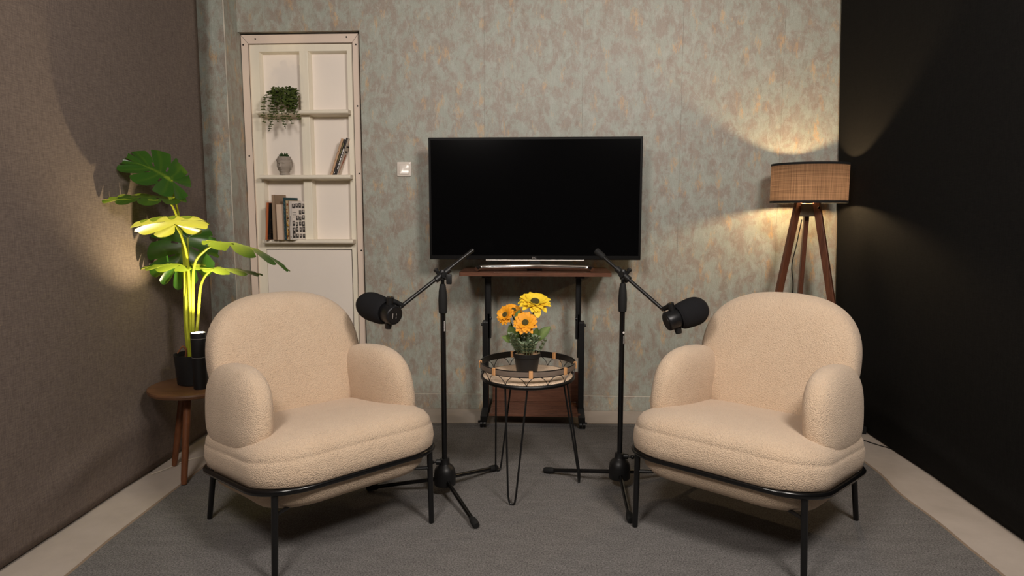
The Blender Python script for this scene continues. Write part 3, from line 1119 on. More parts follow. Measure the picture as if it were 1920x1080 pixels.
# ------------------------------------------------------------------ television and its trolley
ct = thing('tv_trolley', 'black framed television trolley with brown wooden shelves on castors', 'trolley', (-0.055, -0.19, 0))
O = V(ct.location)
TZ = 0.813
o = [(x - 0.056, y - 0.185) for x, y in rrect(0.387, -0.17, 0.17, 0.012, 0.012, 4)]
MB().prism(o, TZ - .019, TZ).build('top_shelf', M['walnut'], ct, O, angle=30)
MB().box((-0.292, -0.348, 0.062), (0.182, -0.115, 0.076), 0.002).build('lower_shelf', M['walnut'], ct, O, smooth=False)
MB().box((-0.292, -0.115, 0.076), (0.182, -0.100, 0.245), 0.002).build('back_panel', M['walnut'], ct, O, smooth=False)
MB().box((-0.29, -0.20, 0.022), (0.165, -0.17, 0.052), 0.003).build('cross_bar', M['black_metal'], ct, O, smooth=False)
for s, xu, xl in ((-1, -0.303, -0.318), (1, 0.171, 0.188)):
    po = MB().box((xu - .014, -0.235, 0.45), (xu + .014, -0.195, TZ - .019), 0.003).build('post', M['black_metal'], ct, O, smooth=False)
    MB().box((xu - .006 + s * .012, -0.239, 0.45), (xu - .001 + s * .012, -0.234, TZ - .03)).build('post_groove', M['black_gloss'], po, O, smooth=False)
    MB().box((xu - .028 if s < 0 else xu - .02, -0.30, TZ - .035), (xu + .02 if s < 0 else xu + .028, -0.13, TZ - .019), 0.003).build('shelf_bracket', M['black_metal'], po, O, smooth=False)
    sl = MB().box((xl - .015, -0.265, 0.05), (xl + .015, -0.20, 0.545), 0.003).build('sleeve', M['black_metal'], ct, O, smooth=False)
    MB().box((xl - s * .015 - .006, -0.235, 0.35), (xl - s * .015 + .008, -0.205, 0.585), 0.002).build('guide', M['black_metal'], sl, O, smooth=False)
    MB().rod((xl + s * .015, -0.235, 0.525), (xl + s * .024, -0.235, 0.525), 0.007).build('knob', M['black_plastic'], sl, O)
    MB().rod((xl - s * .022, -0.235, 0.560), (xl - s * .033, -0.235, 0.560), 0.008).build('knob', M['black_plastic'], sl, O)
    ft = MB()
    ft.loft([[V((xl + dx, y, z)) for dx, z in ((-.017, zz), (.017, zz), (.017, zz + .028), (-.017, zz + .028))] for y, zz in ((-0.375, 0.040), (-0.345, 0.044), (-0.30, 0.055), (-0.1, 0.055), (-0.06, 0.046))])
    ft.build('foot', M['black_metal'], ct, O, angle=25)
    for yy in (-0.357, -0.075):
        x0 = xl + s * .004
        zr = RZ + .0005 if yy < -0.28 else 0.0005
        cw = MB()
        cw.rod((x0 - .015, yy, zr + .019), (x0 - .003, yy, zr + .019), 0.019, n=24)
        cw.rod((x0 + .003, yy, zr + .019), (x0 + .015, yy, zr + .019), 0.019, n=24)
        cw.rod((x0, yy, zr + .019), (x0, yy, 0.047), 0.006)
        w = cw.build('castor', M['black_plastic'], ct, O)
        MB().box((x0 + s * .012, yy - .015, zr + .030), (x0 + s * .024, yy - .004, zr + .036), 0.002).build('brake_tab', M['black_plastic'], w, O, smooth=False)

tv = thing('television', 'flat black television with chrome stand on the trolley, screen off', 'television', (-0.061, -0.2, TZ))
O = V(tv.location)
X0, X1, Z0, Z1 = -0.616, 0.493, 0.868, 1.502
YT = -0.205
MB().box((X0, YT, Z0), (X1, YT + .035, Z1), 0.003).build('bezel', M['bezel'], tv, O, smooth=False)
MB().box((X0 + .012, YT - .0006, Z0 + .022), (X1 - .012, YT + .002, Z1 - .012)).build('screen', M['screen'], tv, O, smooth=False)
MB().box((X0 + .2, YT + .035, Z0 + .02), (X1 - .2, YT + .075, Z1 - .2), 0.01).build('rear_housing', M['black_plastic'], tv, O, smooth=False)
MB().box((-0.318, YT - .004, Z0 - .006), (0.200, YT + .03, Z0 - .0005), 0.001).build('chrome_strip', M['satin'], tv, O, smooth=False)
text('JVC', 0.0135, 'brand_lettering', M['grey_print'], tv, frame_mtx(V((-0.062, YT - .0008, Z0 + .010)) - O, (1, 0, 0), (0, 0, 1)), 0.0003, sx=1.0)
# curved chrome stand: flattened bar rising from two feet, bowed towards the viewer in the middle
sp = smoothpath([(-0.357, -0.318, TZ + .0128), (-0.345, -0.300, TZ + .017), (-0.330, -0.283, TZ + .022), (-0.20, -0.280, TZ + .0255), (-0.06, -0.285, TZ + .0285), (0.08, -0.280, TZ + .0255), (0.209, -0.283, TZ + .022), (0.224, -0.300, TZ + .017), (0.236, -0.318, TZ + .0128)], 8)
st = MB()
rings = []
for i, p in enumerate(sp):
    d = (sp[min(i + 1, len(sp) - 1)] - sp[max(i - 1, 0)]).normalized()
    f = V((0, -1, 0.25))
    f = (f - d * f.dot(d)).normalized()
    u = d.cross(f)
    u = u if u.z > 0 or abs(u.z) < .3 and False else -u
    mid = max(0.0, 1 - ((p.x + .058) / 0.27) ** 2)
    hh, ww = 0.0118 + 0.0015 * mid, 0.009 + .003 * mid
    rings.append([p + u * (hh * sin(a)) + f * (ww * cos(a)) for a in [2 * pi * k / 16 for k in range(16)]])
st.loft(rings)
st.build('stand', M['chrome'], tv, O, angle=60)
MB().box((-0.10, -0.235, TZ + .0005), (-0.02, YT + .02, TZ + .012), 0.003).box((-0.09, YT + .004, TZ + .011), (-0.03, YT + .02, Z0 - .006), 0.003).build('neck', M['black_plastic'], tv, O, smooth=False)

# ------------------------------------------------------------------ tray table
TX, TY = -0.071, -1.10
tt = thing('tray_table', 'round wire basket tray table with woven top and black hairpin legs', 'side table', (TX, TY, RZ))
O = V(tt.location)
RB, RT = 0.184, 0.190
zb, zt0, zt1 = 0.464, 0.5035, 0.5255
cc = V((TX, TY, 0))
ringp = lambda r, z, n=64: [cc + V((r * cos(2 * pi * k / n), r * sin(2 * pi * k / n), z)) for k in range(n)]
MB().tube(ringp(RB, zb), 0.0062, 8, closed=True).tube(ringp(RB - .004, zb - .008), 0.004, 6, closed=True).build('base_ring', M['black_metal'], tt, O)
MB().lathe([(0.02, zb - .005), (RB - .006, zb - .005), (RB - .002, zb + .001), (RB - .006, zb + .007), (RB - .02, zb + .010), (0.02, zb + .010)], cc, 64).build('woven_top', M['rattan'], tt, O, angle=60)
bd = MB()
bd.lathe([(RT - .0015, zt0), (RT + .0015, zt0), (RT + .0025, (zt0 + zt1) / 2), (RT + .0015, zt1), (RT - .0015, zt1), (RT - .0015, zt0)], cc, 64, cap=False)
bd.build('rim_band', M['band'], tt, O)
MB().lathe([(RT - .0016, zt0), (RT - .0030, zt0), (RT - .0030, zt1), (RT - .0016, zt1)], cc, 64, cap=False).build('band_lining', M['black_metal'], tt, O)
MB().tube(ringp(RT, zt1), 0.0024, 6, closed=True).tube(ringp(RT, zt0), 0.0022, 6, closed=True).build('rim_wire', M['black_metal'], tt, O)
aw = MB()
na = 14
for k in range(na):
    a0 = 2 * pi * (k + .5) / na - pi / 2
    pts = []
    for i in range(13):
        q = i / 12
        a = a0 + (q - .5) * 2 * pi / na * 1.0
        zz = zb + .004 + (zt0 - zb - .002) * sin(pi * q) ** 0.65
        r = RB + (RT - RB) * (zz - zb) / (zt0 - zb)
        pts.append(cc + V((r * cos(a), r * sin(a), zz)))
    aw.tube(pts, 0.0014, 6)
aw.build('wire_arches', M['black_metal'], tt, O)
for k, deg in enumerate((-85, -40, -5, 38, 55, 112, 112, 185, 229, 250)):
    if k not in (0, 1, 2, 4, 6, 7, 8):
        continue
    a = radians(deg)
    w = 0.0125 if k not in (2, 7) else 0.010
    m = frame_mtx(cc + V((RT * cos(a), RT * sin(a), (zt0 + zt1) / 2)), (-sin(a), cos(a), 0), (0, 0, 1))
    MB().box((-w / 2 - .0015, -.0140, -.006), (w / 2 + .0015, .0140, .006), 0.002, m).build('cane_wrap', M['cane'], tt, O, smooth=False)
for fx, fy, ta in ((-0.125, -1.295, -1.75), (-0.200, -0.957, 2.35), (0.141, -1.062, 0.12)):
    F = V((fx, fy, 0.0))
    d = (F - cc)
    d.z = 0
    d.normalize()
    s = V((-d.y, d.x, 0))
    top = cc + d * 0.150
    w = 0.045
    z0 = RZ + .0035
    pts = [top + s * w + V((0, 0, zb - .006)), F + s * .016 + V((0, 0, z0 + .035))]
    bow = [F + s * (.012 * cos(a)) + V((0, 0, z0 + .013 - .013 * sin(a))) for a in [pi * k / 8 for k in range(9)]]
    pts += bow + [F - s * .016 + V((0, 0, z0 + .035)), top - s * w + V((0, 0, zb - .006))]
    MB().tube(pts, 0.0038, 8).build('hairpin_leg', M['black_metal'], tt, O)

# ------------------------------------------------------------------ sunflowers in a pot
PX_, PY_ = -0.075, -1.085
zp = zb + .0102
pf_ = thing('potted_sunflowers', 'artificial yellow and orange sunflowers in a small black pot on the tray table', 'potted flowers', (PX_, PY_, zp))
O = V(pf_.location)
pc = V((PX_, PY_, zp))
MB().lathe([(0.02, 0.0), (0.040, 0.0), (0.042, 0.003), (0.0505, 0.064), (0.0555, 0.066), (0.0575, 0.083), (0.0545, 0.083), (0.0525, 0.070), (0.01, 0.070)], pc, 40).build('pot', M['pot_black'], pf_, O)
gv = MB().lathe([(0.053, 0.074), (0.045, 0.078), (0.002, 0.080)], pc, 32)
random.seed(11)
for k in range(60):
    a, r = random.uniform(0, 2 * pi), random.uniform(.02, .050)
    gv.sphere(pc + V((r * cos(a), r * sin(a), .079)), random.uniform(.003, .0055), 6, 4, (1, .8, .7))
gv.build('gravel', M['gravel'], pf_, O)


def sunflower(center, face, R, mkey, npet, stem_from, ncup=7):
    c, f = V(center), V(face).normalized()
    a = V((0, 0, 1)) if abs(f.z) < .9 else V((1, 0, 0))
    u = (a - f * a.dot(f)).normalized()
    w = f.cross(u)
    pet = MB()
    for layer, (ln, el, ph) in enumerate(((1.0, 0.10, 0), (0.92, 0.32, .5), (0.72, 0.62, .25))):
        n_ = npet if layer < 2 else npet - 3
        for k in range(n_):
            th = 2 * pi * (k + ph + random.uniform(-.2, .2)) / n_
            rd = u * cos(th) + w * sin(th)
            e = el + random.uniform(-.08, .08)
            d = (rd * cos(e) + f * sin(e)).normalized()
            nn = (f * cos(e) - rd * sin(e))
            pet.blade(c + rd * R * .22, d, nn, R * (ln - .20) * random.uniform(.93, 1.05), R * random.uniform(.42, .54), random.uniform(-.35, -.05), 0.22)
    p = pet.build('flower_head', M[mkey], pf_, O, flip=False)
    m3 = Matrix((u, w, f)).transposed()
    MB().lathe([(R * .24, -R * .02), (R * .28, R * .06), (R * .25, R * .13), (R * .17, R * .16), (R * .09, R * .12), (.001, R * .10)], c, 24, m3).build('flower_disc', M['disc'], p, O)
    cup = MB()
    for k in range(ncup):
        th = 2 * pi * k / ncup
        rd = u * cos(th) + w * sin(th)
        cup.blade(c - f * R * .10 + rd * R * .05, (rd - f * .12), f, R * .55, R * .28, 0.1, .1)
    cup.lathe([(R * .10, -R * .32), (R * .20, -R * .20), (R * .30, -R * .04)], c, 14, m3)
    cup.build('calyx', M['leaf_g'], p, O, flip=False)
    s0 = V(stem_from)
    e = c - f * R * .3
    MB().tube(smoothpath([s0, s0.lerp(e, .5) + V((0, 0, .01)), e - f * .012, e], 6), 0.0028, 8).build('stem', M['leaf_g'], pf_, O)


sunflower(at(1003, 566, -1.075), (0.12, -0.42, 0.88), 0.066, 'petal_y', 14, pc + V((.006, .01, .078)))
sunflower(at(985, 605, -1.145), (-0.10, -0.80, 0.58), 0.049, 'petal_o', 13, pc + V((-.002, -.012, .078)))
sunflower(at(947, 590, -1.11), (-0.50, -0.72, 0.42), 0.040, 'petal_o', 14, pc + V((-.02, 0, .078)))
sunflower(at(963, 581, -1.065), (0.28, -0.42, 0.80), 0.038, 'petal_o', 14, pc + V((-.014, .012, .078)))
lf = MB()
for bx, by, d, n_, L, W in ((970, 648, (-.35, -.1, .9), (-.2, -1, .1), .088, .046), (1002, 640, (.62, .0, .62), (-.2, -1, .3), .085, .040), (962, 640, (-.6, -.3, .35), (0, -1, .5), .05, .03),
                            (975, 612, (.25, -.1, .9), (.4, -1, .2), .055, .026), (1000, 646, (.2, -.2, .9), (0, -1, 0), .07, .035), (966, 600, (.3, 0, .7), (-.4, -.8, .2), .045, .022)):
    lf.blade(at(bx, by, -1.10), d, n_, L, W, -.12, .2)
lf.build('broad_leaves', M['leaf_g'], pf_, O, flip=False)
ye = MB().blade(at(1008, 577, -1.12), (0.02, -.2, -1), (0, -1, .2), .040, .028, .1, .2)
ye.build('drooping_petal', M['petal_y'], pf_, O, flip=False)
random.seed(21)
eu = MB()
for k in range(32):
    a = random.uniform(0, 2 * pi)
    r = random.uniform(.008, .046)
    b0 = pc + V((r * cos(a), r * sin(a), .078))
    lean = V((cos(a) * .55, sin(a) * .55, 1)).normalized()
    H = random.uniform(.055, .10) * (1.0 if r < .035 else .75)
    eu.tube([b0, b0 + lean * H], 0.0011, 5)
    for j in range(int(H / .009)):
        q = b0 + lean * (.014 + j * .009)
        for s in (0, pi):
            th = a + j * 1.57 + s
            dd = V((cos(th), sin(th), .55))
            eu.blade(q, dd, (0, 0, 1), random.uniform(.015, .021), random.uniform(.012, .016), .12, .25, 3, [.5, 1, .9, .15])
eu.build('filler_greenery', M['leaf_e'], pf_, O, flip=False)

# ------------------------------------------------------------------ floor lamp
LX, LY = 1.312, -0.272
lm = thing('floor_lamp', 'wooden tripod floor lamp with a dark drum shade, lit, behind the right armchair', 'floor lamp', (LX, LY, 0))
O = V(lm.location)
lc = V((LX, LY, 0))
SR, SZ0, SZ1 = 0.181, 1.164, 1.355
sh = MB()
sh.lathe([(SR, SZ0), (SR, SZ1), (SR - .0015, SZ1), (SR - .0015, SZ0), (SR, SZ0)], lc, 72, cap=False)
shade = sh.build('lamp_shade', M['shade'], lm, O)
for z0, z1 in ((SZ0 - .002, SZ0 + .009), (SZ1 - .009, SZ1 + .002)):
    MB().lathe([(SR - .003, z0), (SR + .0015, z0), (SR + .0015, z1), (SR - .003, z1), (SR - .003, z0)], lc, 72, cap=False).build('trim_band', M['shade_band'], shade, O)
sw_ = MB()
for k in range(3):
    a = 2 * pi * k / 3 + .3
    sw_.rod(lc + V((.016 * cos(a), .016 * sin(a), SZ0 + .012)), lc + V(((SR - .003) * cos(a), (SR - .003) * sin(a), SZ0 + .004)), 0.0017, n=6)
sw_.build('shade_carrier', M['black_metal'], shade, O)
MB().rod(lc + V((0, 0, 1.10)), lc + V((0, 0, 1.192)), 0.017).build('lamp_socket', M['black_plastic'], lm, O)
MB().lathe([(0.010, 1.190), (0.014, 1.196), (0.022, 1.206), (0.024, 1.216), (0.021, 1.228), (0.012, 1.236), (0.002, 1.238)], lc, 20).build('bulb', M['bulb'], lm, O)
MB().box((LX - .040, LY - .028, 1.096), (LX + .026, LY + .028, 1.160), 0.003).build('leg_block', mat('grey_leg_block', srgb(112, 100, 84), 0.5, var=0.15, vscale=30), lm, O, smooth=False)
for (tx, ty), (fx, fy) in (((-0.052, -0.01), (-0.27, -0.07)), ((0.030, -0.03), (0.205, -0.17)), ((0.010, 0.035), (0.03, 0.20))):
    a = lc + V((tx, ty, 1.166))
    b = lc + V((fx, fy, 0.004))
    d = (b - a).normalized()
    m = frame_mtx(a, d, V((-fy, fx, 0)) )
    L_ = (b - a).length
    lg = MB().box((0, -.011, -.017), (L_, .011, .017), 0.003, m).build('leg', M['lampwood'], lm, O, smooth=False)
    if ty < 0.0 and fx > 0:
        p = a + d * .028 + V((.0, -.019, 0))
        MB().rod(p + V((0, .004, 0)), p - V((0, .001, 0)), 0.006, n=12).build('bolt', M['screw'], lg, O)
MB().tube(smoothpath([lc + V((-.02, .02, 1.08)), lc + V((-.03, .05, .95)), lc + V((-.045, .06, .84)), lc + V((-.03, .07, .72)), lc + V((-.05, .08, .55)), lc + V((-.02, .12, .3)), lc + V((.0, .16, .1)), lc + V((.05, .17, .006))], 8), 0.0028, 6).build('power_cord', M['black_plastic'], lm, O)

# ------------------------------------------------------------------ stool, plant, uplight on the left
SX, SY, STZ = -1.500, -1.016, 0.388
sl = thing('round_stool', 'small round wooden stool with angled legs under the monstera pot', 'stool', (SX, SY, 0))
O = V(sl.location)
sc_ = V((SX, SY, 0))
MB().lathe([(0.02, STZ - .024), (0.168, STZ - .024), (0.177, STZ - .020), (0.180, STZ - .010), (0.178, STZ - .003), (0.172, STZ), (0.02, STZ)], sc_, 64).build('seat', M['stoolwood'], sl, O, angle=30)
for fx, fy, zf in ((-1.481, -1.17, RZ), (-1.641, -0.955, 0.0), (-1.375, -0.924, RZ)):
    F = V((fx, fy, zf + .0036))
    A = sc_ + (V((fx, fy, 0)) - sc_) * .42 + V((0, 0, STZ - .022))
    MB().tube([A, F.lerp(A, .06), F], [0.0165, 0.0125, 0.0105], 18).build('leg', M['stoolleg'], sl, O)

mx_, my_ = -1.509, -0.985
mp_ = thing('potted_monstera', 'tall artificial monstera with split leaves in a black pot on the stool', 'potted plant', (mx_, my_, STZ))
O = V(mp_.location)
mc = V((mx_, my_, STZ))
MB().lathe([(0.02, 0.0), (0.066, 0.0), (0.070, 0.004), (0.079, 0.128), (0.0795, 0.130), (0.076, 0.130), (0.0735, 0.112), (0.01, 0.110)], mc, 40).build('pot', M['pot_black'], mp_, O, angle=30)
MB().lathe([(0.074, 0.106), (0.05, 0.112), (0.002, 0.114)], mc, 30).build('soil', M['soil'], mp_, O)


def monstera_leaf(base, tip_d, nrm, L, W, nf=5, split=0.66, droop=0.25, cup=0.25, gapw=0.22, hole=True, seed=0):
    rnd = random.Random(seed)
    X = V(tip_d).normalized()
    Z = V(nrm)
    Z = (Z - X * Z.dot(X)).normalized()
    Y = Z.cross(X)
    base = V(base)
    mb = MB()
    NT, NU = 10, 8
    for s in (-1, 1):
        for i in range(nf):
            grid = []
            lenf = rnd.uniform(.93, 1.05)
            sp_i = split + rnd.uniform(-.08, .12)
            for it in range(NT + 1):
                t = it / NT
                g = gapw * max(0, (t - sp_i) / (1 - sp_i)) ** .7 if t > sp_i else 0
                if i == 0:
                    g *= .5
                row = []
                for iu in range(NU + 1):
                    u = iu / NU
                    a = (i + .5 + (u - .5) * (1 - g)) / nf
                    a = min(max(a, 0), 1)
                    m = L * .92 * max(0, (a - .22) / .78) ** 1.05
                    phi = radians(168 - 158 * a ** .8)
                    f = .62 + .38 * sin(pi * min(1, a * 1.15 + .12)) if a < .75 else 0
                    prof = (.72 + .28 * sin(pi * min(1, a / .7 * .5 + 0))) if a < .35 else 1.0 - .62 * ((a - .35) / .65) ** 1.6
                    Rr = W / 2 * prof * lenf
                    rt = t * (1 - (.07 * (2 * u - 1) ** 2) * t ** 2)
                    # veins sweep forward
                    px = m + Rr * rt * cos(phi) + .10 * W * rt * rt * sin(phi)
                    py = s * Rr * rt * sin(phi)
                    pz = cup * py * py / W * 1.6 - droop * (max(0, px) ** 2) / L + .05 * W * (abs(2 * u - 1) ** 2 - .4) * t * (1 - .3 * t)
                    row.append(base + X * px + Y * py + Z * pz)
                grid.append(row)
            o = len(mb.v)
            mb.add([p for r in grid for p in r], [])
            n = NU + 1
            for it in range(NT + 1):
                for iu in range(n):
                    u = iu / NU
                    t = it / NT
                    mb.vein[o + it * n + iu] = max(.14 * exp(-((u - .5) / .08) ** 2) * (1 - .5 * t), .30 * exp(-(t / .05) ** 2), .04)
            for it in range(NT):
                for iu in range(NU):
                    if hole and i in (2, 3) and it in (2, 3) and iu == 0:
                        continue
                    q = (o + it * n + iu, o + it * n + iu + 1, o + (it + 1) * n + iu + 1, o + (it + 1) * n + iu)
                    mb.f.append(q if s > 0 else q[::-1])
    return mb


R_ = V((.88, .47, 0))        # picture right, seen from the front of the set
D_ = V((-.47, .88, 0))       # away
U_ = V((0, 0, 1))
leaves = [
    # base pixel, y, tip direction, normal, L, W, droop, cup
    ((322, 338), -1.03, R_ * -.55 + U_ * .42 - D_ * .05, D_ * -.62 + U_ * .72 + R_ * .12, .160, .262, .25, .10),
    ((312, 370), -1.06, V((-.13, -.17, .012)), U_ * .97 - D_ * .22, .215, .230, .12, -.15),
    ((328, 421), -1.09, D_ * -.78 + U_ * .48 - R_ * .16, D_ * .48 + U_ * .86, .150, .290, .35, -.30),
    ((352, 446), -0.90, U_ * -.70 - R_ * .30 - D_ * .30, D_ * -.85 + U_ * .30, .165, .300, .2, -.20),
    ((414, 453), -1.06, R_ * .95 - U_ * .02 - D_ * .30, U_ * .88 - D_ * .05 + R_ * .15, .250, .230, .42, -.35),
    ((357, 497), -0.97, R_ * -.85 + U_ * .10 + D_ * .25, U_ * .97 - D_ * .12, .170, .200, .15, -.20),
    ((401, 504), -0.98, R_ * .90 - U_ * .02 + D_ * .25, U_ * .97 - D_ * .12, .185, .190, .15, -.18),
]
stems = [
    [(347, 664, -.985), (347, 600, -.985), (346, 500, -.985), (336, 410, -.99), (324, 360, -1.02), (322, 338, -1.03)],
    [(350, 664, -.99), (352, 600, -.99), (350, 500, -.99), (338, 430, -1.0), (326, 392, -1.03), (312, 370, -1.06)],
    [(355, 664, -1.0), (357, 580, -1.0), (352, 490, -1.02), (341, 445, -1.06), (328, 421, -1.09)],
    [(352, 664, -.97), (353, 560, -.95), (353, 480, -.92), (352, 446, -.90)],
    [(360, 664, -1.0), (362, 580, -1.0), (364, 500, -1.02), (384, 470, -1.04), (414, 453, -1.06)],
    [(350, 664, -1.01), (349, 590, -1.0), (351, 530, -.98), (357, 497, -.97)],
    [(364, 664, -1.0), (372, 590, -1.0), (376, 540, -.99), (385, 517, -.98), (401, 504, -.98)],
]
for k, ((bp, y, td, nn, L, W, dr, cu), stp) in enumerate(zip(leaves, stems)):
    pts = [at(*q) for q in stp]
    pts[0] = V((mx_ + (pts[0].x - mx_) * .6, my_ + (pts[0].y - my_) * .6, STZ + .112))
    sp_ = smoothpath(pts, 7)
    r0 = .0062
    sm = MB().tube(sp_, [r0 * (1.15 - .6 * i / len(sp_)) for i in range(len(sp_))], 8)
    sm.vein = {i: .35 for i in range(len(sm.v))}
    sm.build('leaf_stalk', M['stem'], mp_, O)
    monstera_leaf(pts[-1], td, nn, L, W, droop=dr, cup=cu, seed=k + 3).build('leaf', M['monstera'], mp_, O, angle=80, flip=False)
hs = MB().tube(smoothpath([mc + V((-.03, -.01, .112)), mc + V((-.022, -.02, .150)), mc + V((-.035, -.025, .162)), mc + V((-.055, -.03, .135))], 5), [.005] * 11 + [.003] * 5, 6)
hs.build('dry_husk', M['husk'], mp_, O)

ux, uy = -1.437, -1.076
ul = thing('uplight', 'black cylinder uplight, lit, standing on the stool beside the monstera pot', 'lamp', (ux, uy, STZ))
O = V(ul.location)
uc = V((ux, uy, STZ))
UH = 0.238
MB().lathe([(0.020, 0), (0.0275, 0), (0.028, .003), (0.0280, .130), (0.0285, .134), (0.0295, .136), (0.0305, UH - .024), (0.0308, UH - .001), (0.0295, UH), (0.0285, UH - .001), (0.0275, UH - .004), (0.002, UH - .004)], uc, 40).build('housing', M['black_plastic'], ul, O, angle=30)
MB().lathe([(0.0303, UH - .026), (0.0312, UH - .0255), (0.0312, UH - .0245), (0.0303, UH - .024)], uc, 40, cap=False).build('ring_line', mat('grey_line', srgb(110, 108, 104), 0.4, var=.1, vscale=50), ul, O)
MB().lathe([(0.0284, .133), (0.0298, .1335), (0.0298, .1345), (0.0284, .135)], uc, 40, cap=False).build('ring_line', bpy.data.materials['grey_line'], ul, O)
MB().lathe([(0.0272, UH - .0035), (0.026, UH - .002), (0.002, UH - .0015)], uc, 32).build('lens', M['spot_face'], ul, O)

# cables
cw = MB().tube(smoothpath([(-1.43, -0.91, STZ - .03), (-1.415, -0.885, .26), (-1.44, -0.86, .14), (-1.50, -0.80, .03), (-1.56, -0.82, .0035), (-1.62, -0.90, .0035), (-1.655, -1.00, .0035), (-1.685, -1.06, .0035)], 8), 0.0028, 6).build('power_cable', M['white_cord'])
tag(cw, 'thin white cable hanging behind the round stool to the floor', 'cable')
cb = MB().tube(smoothpath([(1.44, -0.27, .003), (1.48, -0.32, .003), (1.53, -0.40, .003), (1.60, -0.52, .003), (1.66, -0.60, .003)], 8), 0.0026, 6).build('power_cable', M['black_plastic'])
tag(cb, 'thin black cable lying on the floor beside the black cloth', 'cable')
wt = MB().box((1.600, -0.362, 0.001), (1.624, -0.342, 0.038), 0.003).build('cloth_weight', M['rubber'])
tag(wt, 'small dark block at the foot of the black cloth', 'block')


# ------------------------------------------------------------------ things on the door shelves
def book(label, x, z, w, h, d, m_cover, lean=0.0, yaw=0.0, y0=-0.03, group='books standing on the bottom shelf', deco=None):
    """spine faces the room; lean about the y axis (positive leans right), yaw turns the front cover to the camera"""
    t = thing('book', label, 'book', (x, y0, z + .0004), 0, group)
    t.rotation_euler = (0, lean, yaw)
    th = 0.0022
    cv = MB()
    cv.box((0, 0, 0), (w, th, h), 0.0008)
    cv.box((0, 0, 0), (th, d, h), 0.0008)
    cv.box((w - th, 0, 0), (w, d, h), 0.0008)
    cv.build('cover', m_cover, t, smooth=False)
    MB().box((th, th, 0.003), (w - th, d - .004, h - .003)).build('pages', M['paper'], t, smooth=False)
    if deco:
        deco(t, w, h, d)
    return t


def cov(n, r, g, b, **k):
    return mat(n, srgb(r, g, b), 0.55, var=k.get('var', .08), vscale=k.get('vs', 40))


def deco_orange(t, w, h, d):
    MB().box((w, .003, .002), (w + .0005, d - .002, h - .002)).build('front_print', cov('black_cover', 34, 30, 28), t, smooth=False)
    mb = MB()
    random.seed(31)
    for k in range(16):
        yy, zz = random.uniform(.01, d - .01), random.uniform(.01, h * .7)
        mb.box((w + .0004, yy, zz), (w + .0008, yy + .003, zz + .003))
    mb.build('specks', cov('ochre_print', 150, 100, 60), t, smooth=False)


def deco_teal(t, w, h, d):
    mb = MB()
    random.seed(4)
    for k in range(9):
        z0 = h * (.05 + .1 * k)
        s = random.choice((-1, 1))
        mb.tube([(w * .15, -.0003, z0 + (0 if s > 0 else .012)), (w * .85, -.0003, z0 + (.012 if s > 0 else 0))], 0.0005, 4)
        mb.tube([(w + .0003, .01, z0), (w + .0003, d * .8, z0 + s * .03)], 0.0005, 4)
    mb.build('line_print', cov('pale_teal_print', 130, 150, 150), t, smooth=False)


def deco_pattern(t, w, h, d):
    random.seed(8)
    for nm, rgb, cnt in (('dark_print', (44, 38, 34), 16), ('gold_print', (206, 150, 50), 9), ('red_print', (150, 70, 40), 6)):
        mb = MB()
        for k in range(cnt):
            zz = random.uniform(.004, h - .02)
            x0 = random.uniform(.001, w * .6)
            mb.box((x0, -.0006 - .0001 * (nm != 'dark_print'), zz), (min(w - .001, x0 + random.uniform(.003, .008)), 0.0002, zz + random.uniform(.005, .016)))
        mb.build(nm, cov(nm, *rgb), t, smooth=False)
    MB().box((w, .003, .002), (w + .0005, d - .002, h - .002)).build('front_print', cov('brown_cover', 120, 70, 44), t, smooth=False)


def deco_portraits(t, w, h, d):
    random.seed(14)
    dk, md, lt = MB(), MB(), MB()
    nx, nz = 4, 6
    for i in range(nx):
        for j in range(nz):
            if (i, j) in ((0, 4), (1, 4), (0, 3)):
                continue
            y0 = .006 + i * (d - .01) / nx + random.uniform(-.002, .002)
            z0 = .008 + j * (h - .012) / nz + random.uniform(-.003, .003)
            ww, hh = (d - .01) / nx * random.uniform(.6, .9), (h - .012) / nz * random.uniform(.65, .95)
            dk.box((w, y0, z0), (w + .0004, y0 + ww, z0 + hh))
            lt.sphere((w + .0004, y0 + ww * .5, z0 + hh * .62), ww * .24, 8, 6, (.06, 1, 1.3))
    dk.build('photo_prints', cov('black_photo', 40, 36, 36, var=.4, vs=120), t, smooth=False)
    lt.build('photo_faces', cov('pale_photo', 176, 166, 160, var=.2, vs=120), t, smooth=False)
    tx = MB()
    for k in range(3):
        for q in range(3 - (k == 2)):
            tx.box((w, .008 + q * .011, h * .70 - k * .013), (w + .0004, .016 + q * .011, h * .70 - k * .013 + .0035))
    tx.build('title_print', cov('grey_ink', 110, 104, 100), t, smooth=False)
    sp = MB()
    sp.box((w * .35, -.0004, h * .36), (w * .55, .0002, h * .62))
    sp.box((w * .3, -.0004, .012), (w * .6, .0002, .022))
    sp.build('spine_print', cov('grey_ink2', 120, 116, 112, var=.5, vs=300), t, smooth=False)


def deco_tanspine(t, w, h, d):
    mb = MB()
    for zz in (.02, .085, .135):
        mb.box((w * .3, -.0004, zz), (w * .65, .0002, zz + .006))
    mb.build('spine_print', cov('brown_ink', 120, 84, 58), t, smooth=False)


def deco_yellowline(t, w, h, d):
    MB().box((w * .4, -.0004, h * .35), (w * .6, .0002, h * .9)).build('spine_line', cov('olive_ink', 150, 140, 70), t, smooth=False)
    MB().box((w * .25, -.0004, h * .06), (w * .7, .0002, h * .09)).build('spine_mark', M['label'], t, smooth=False)


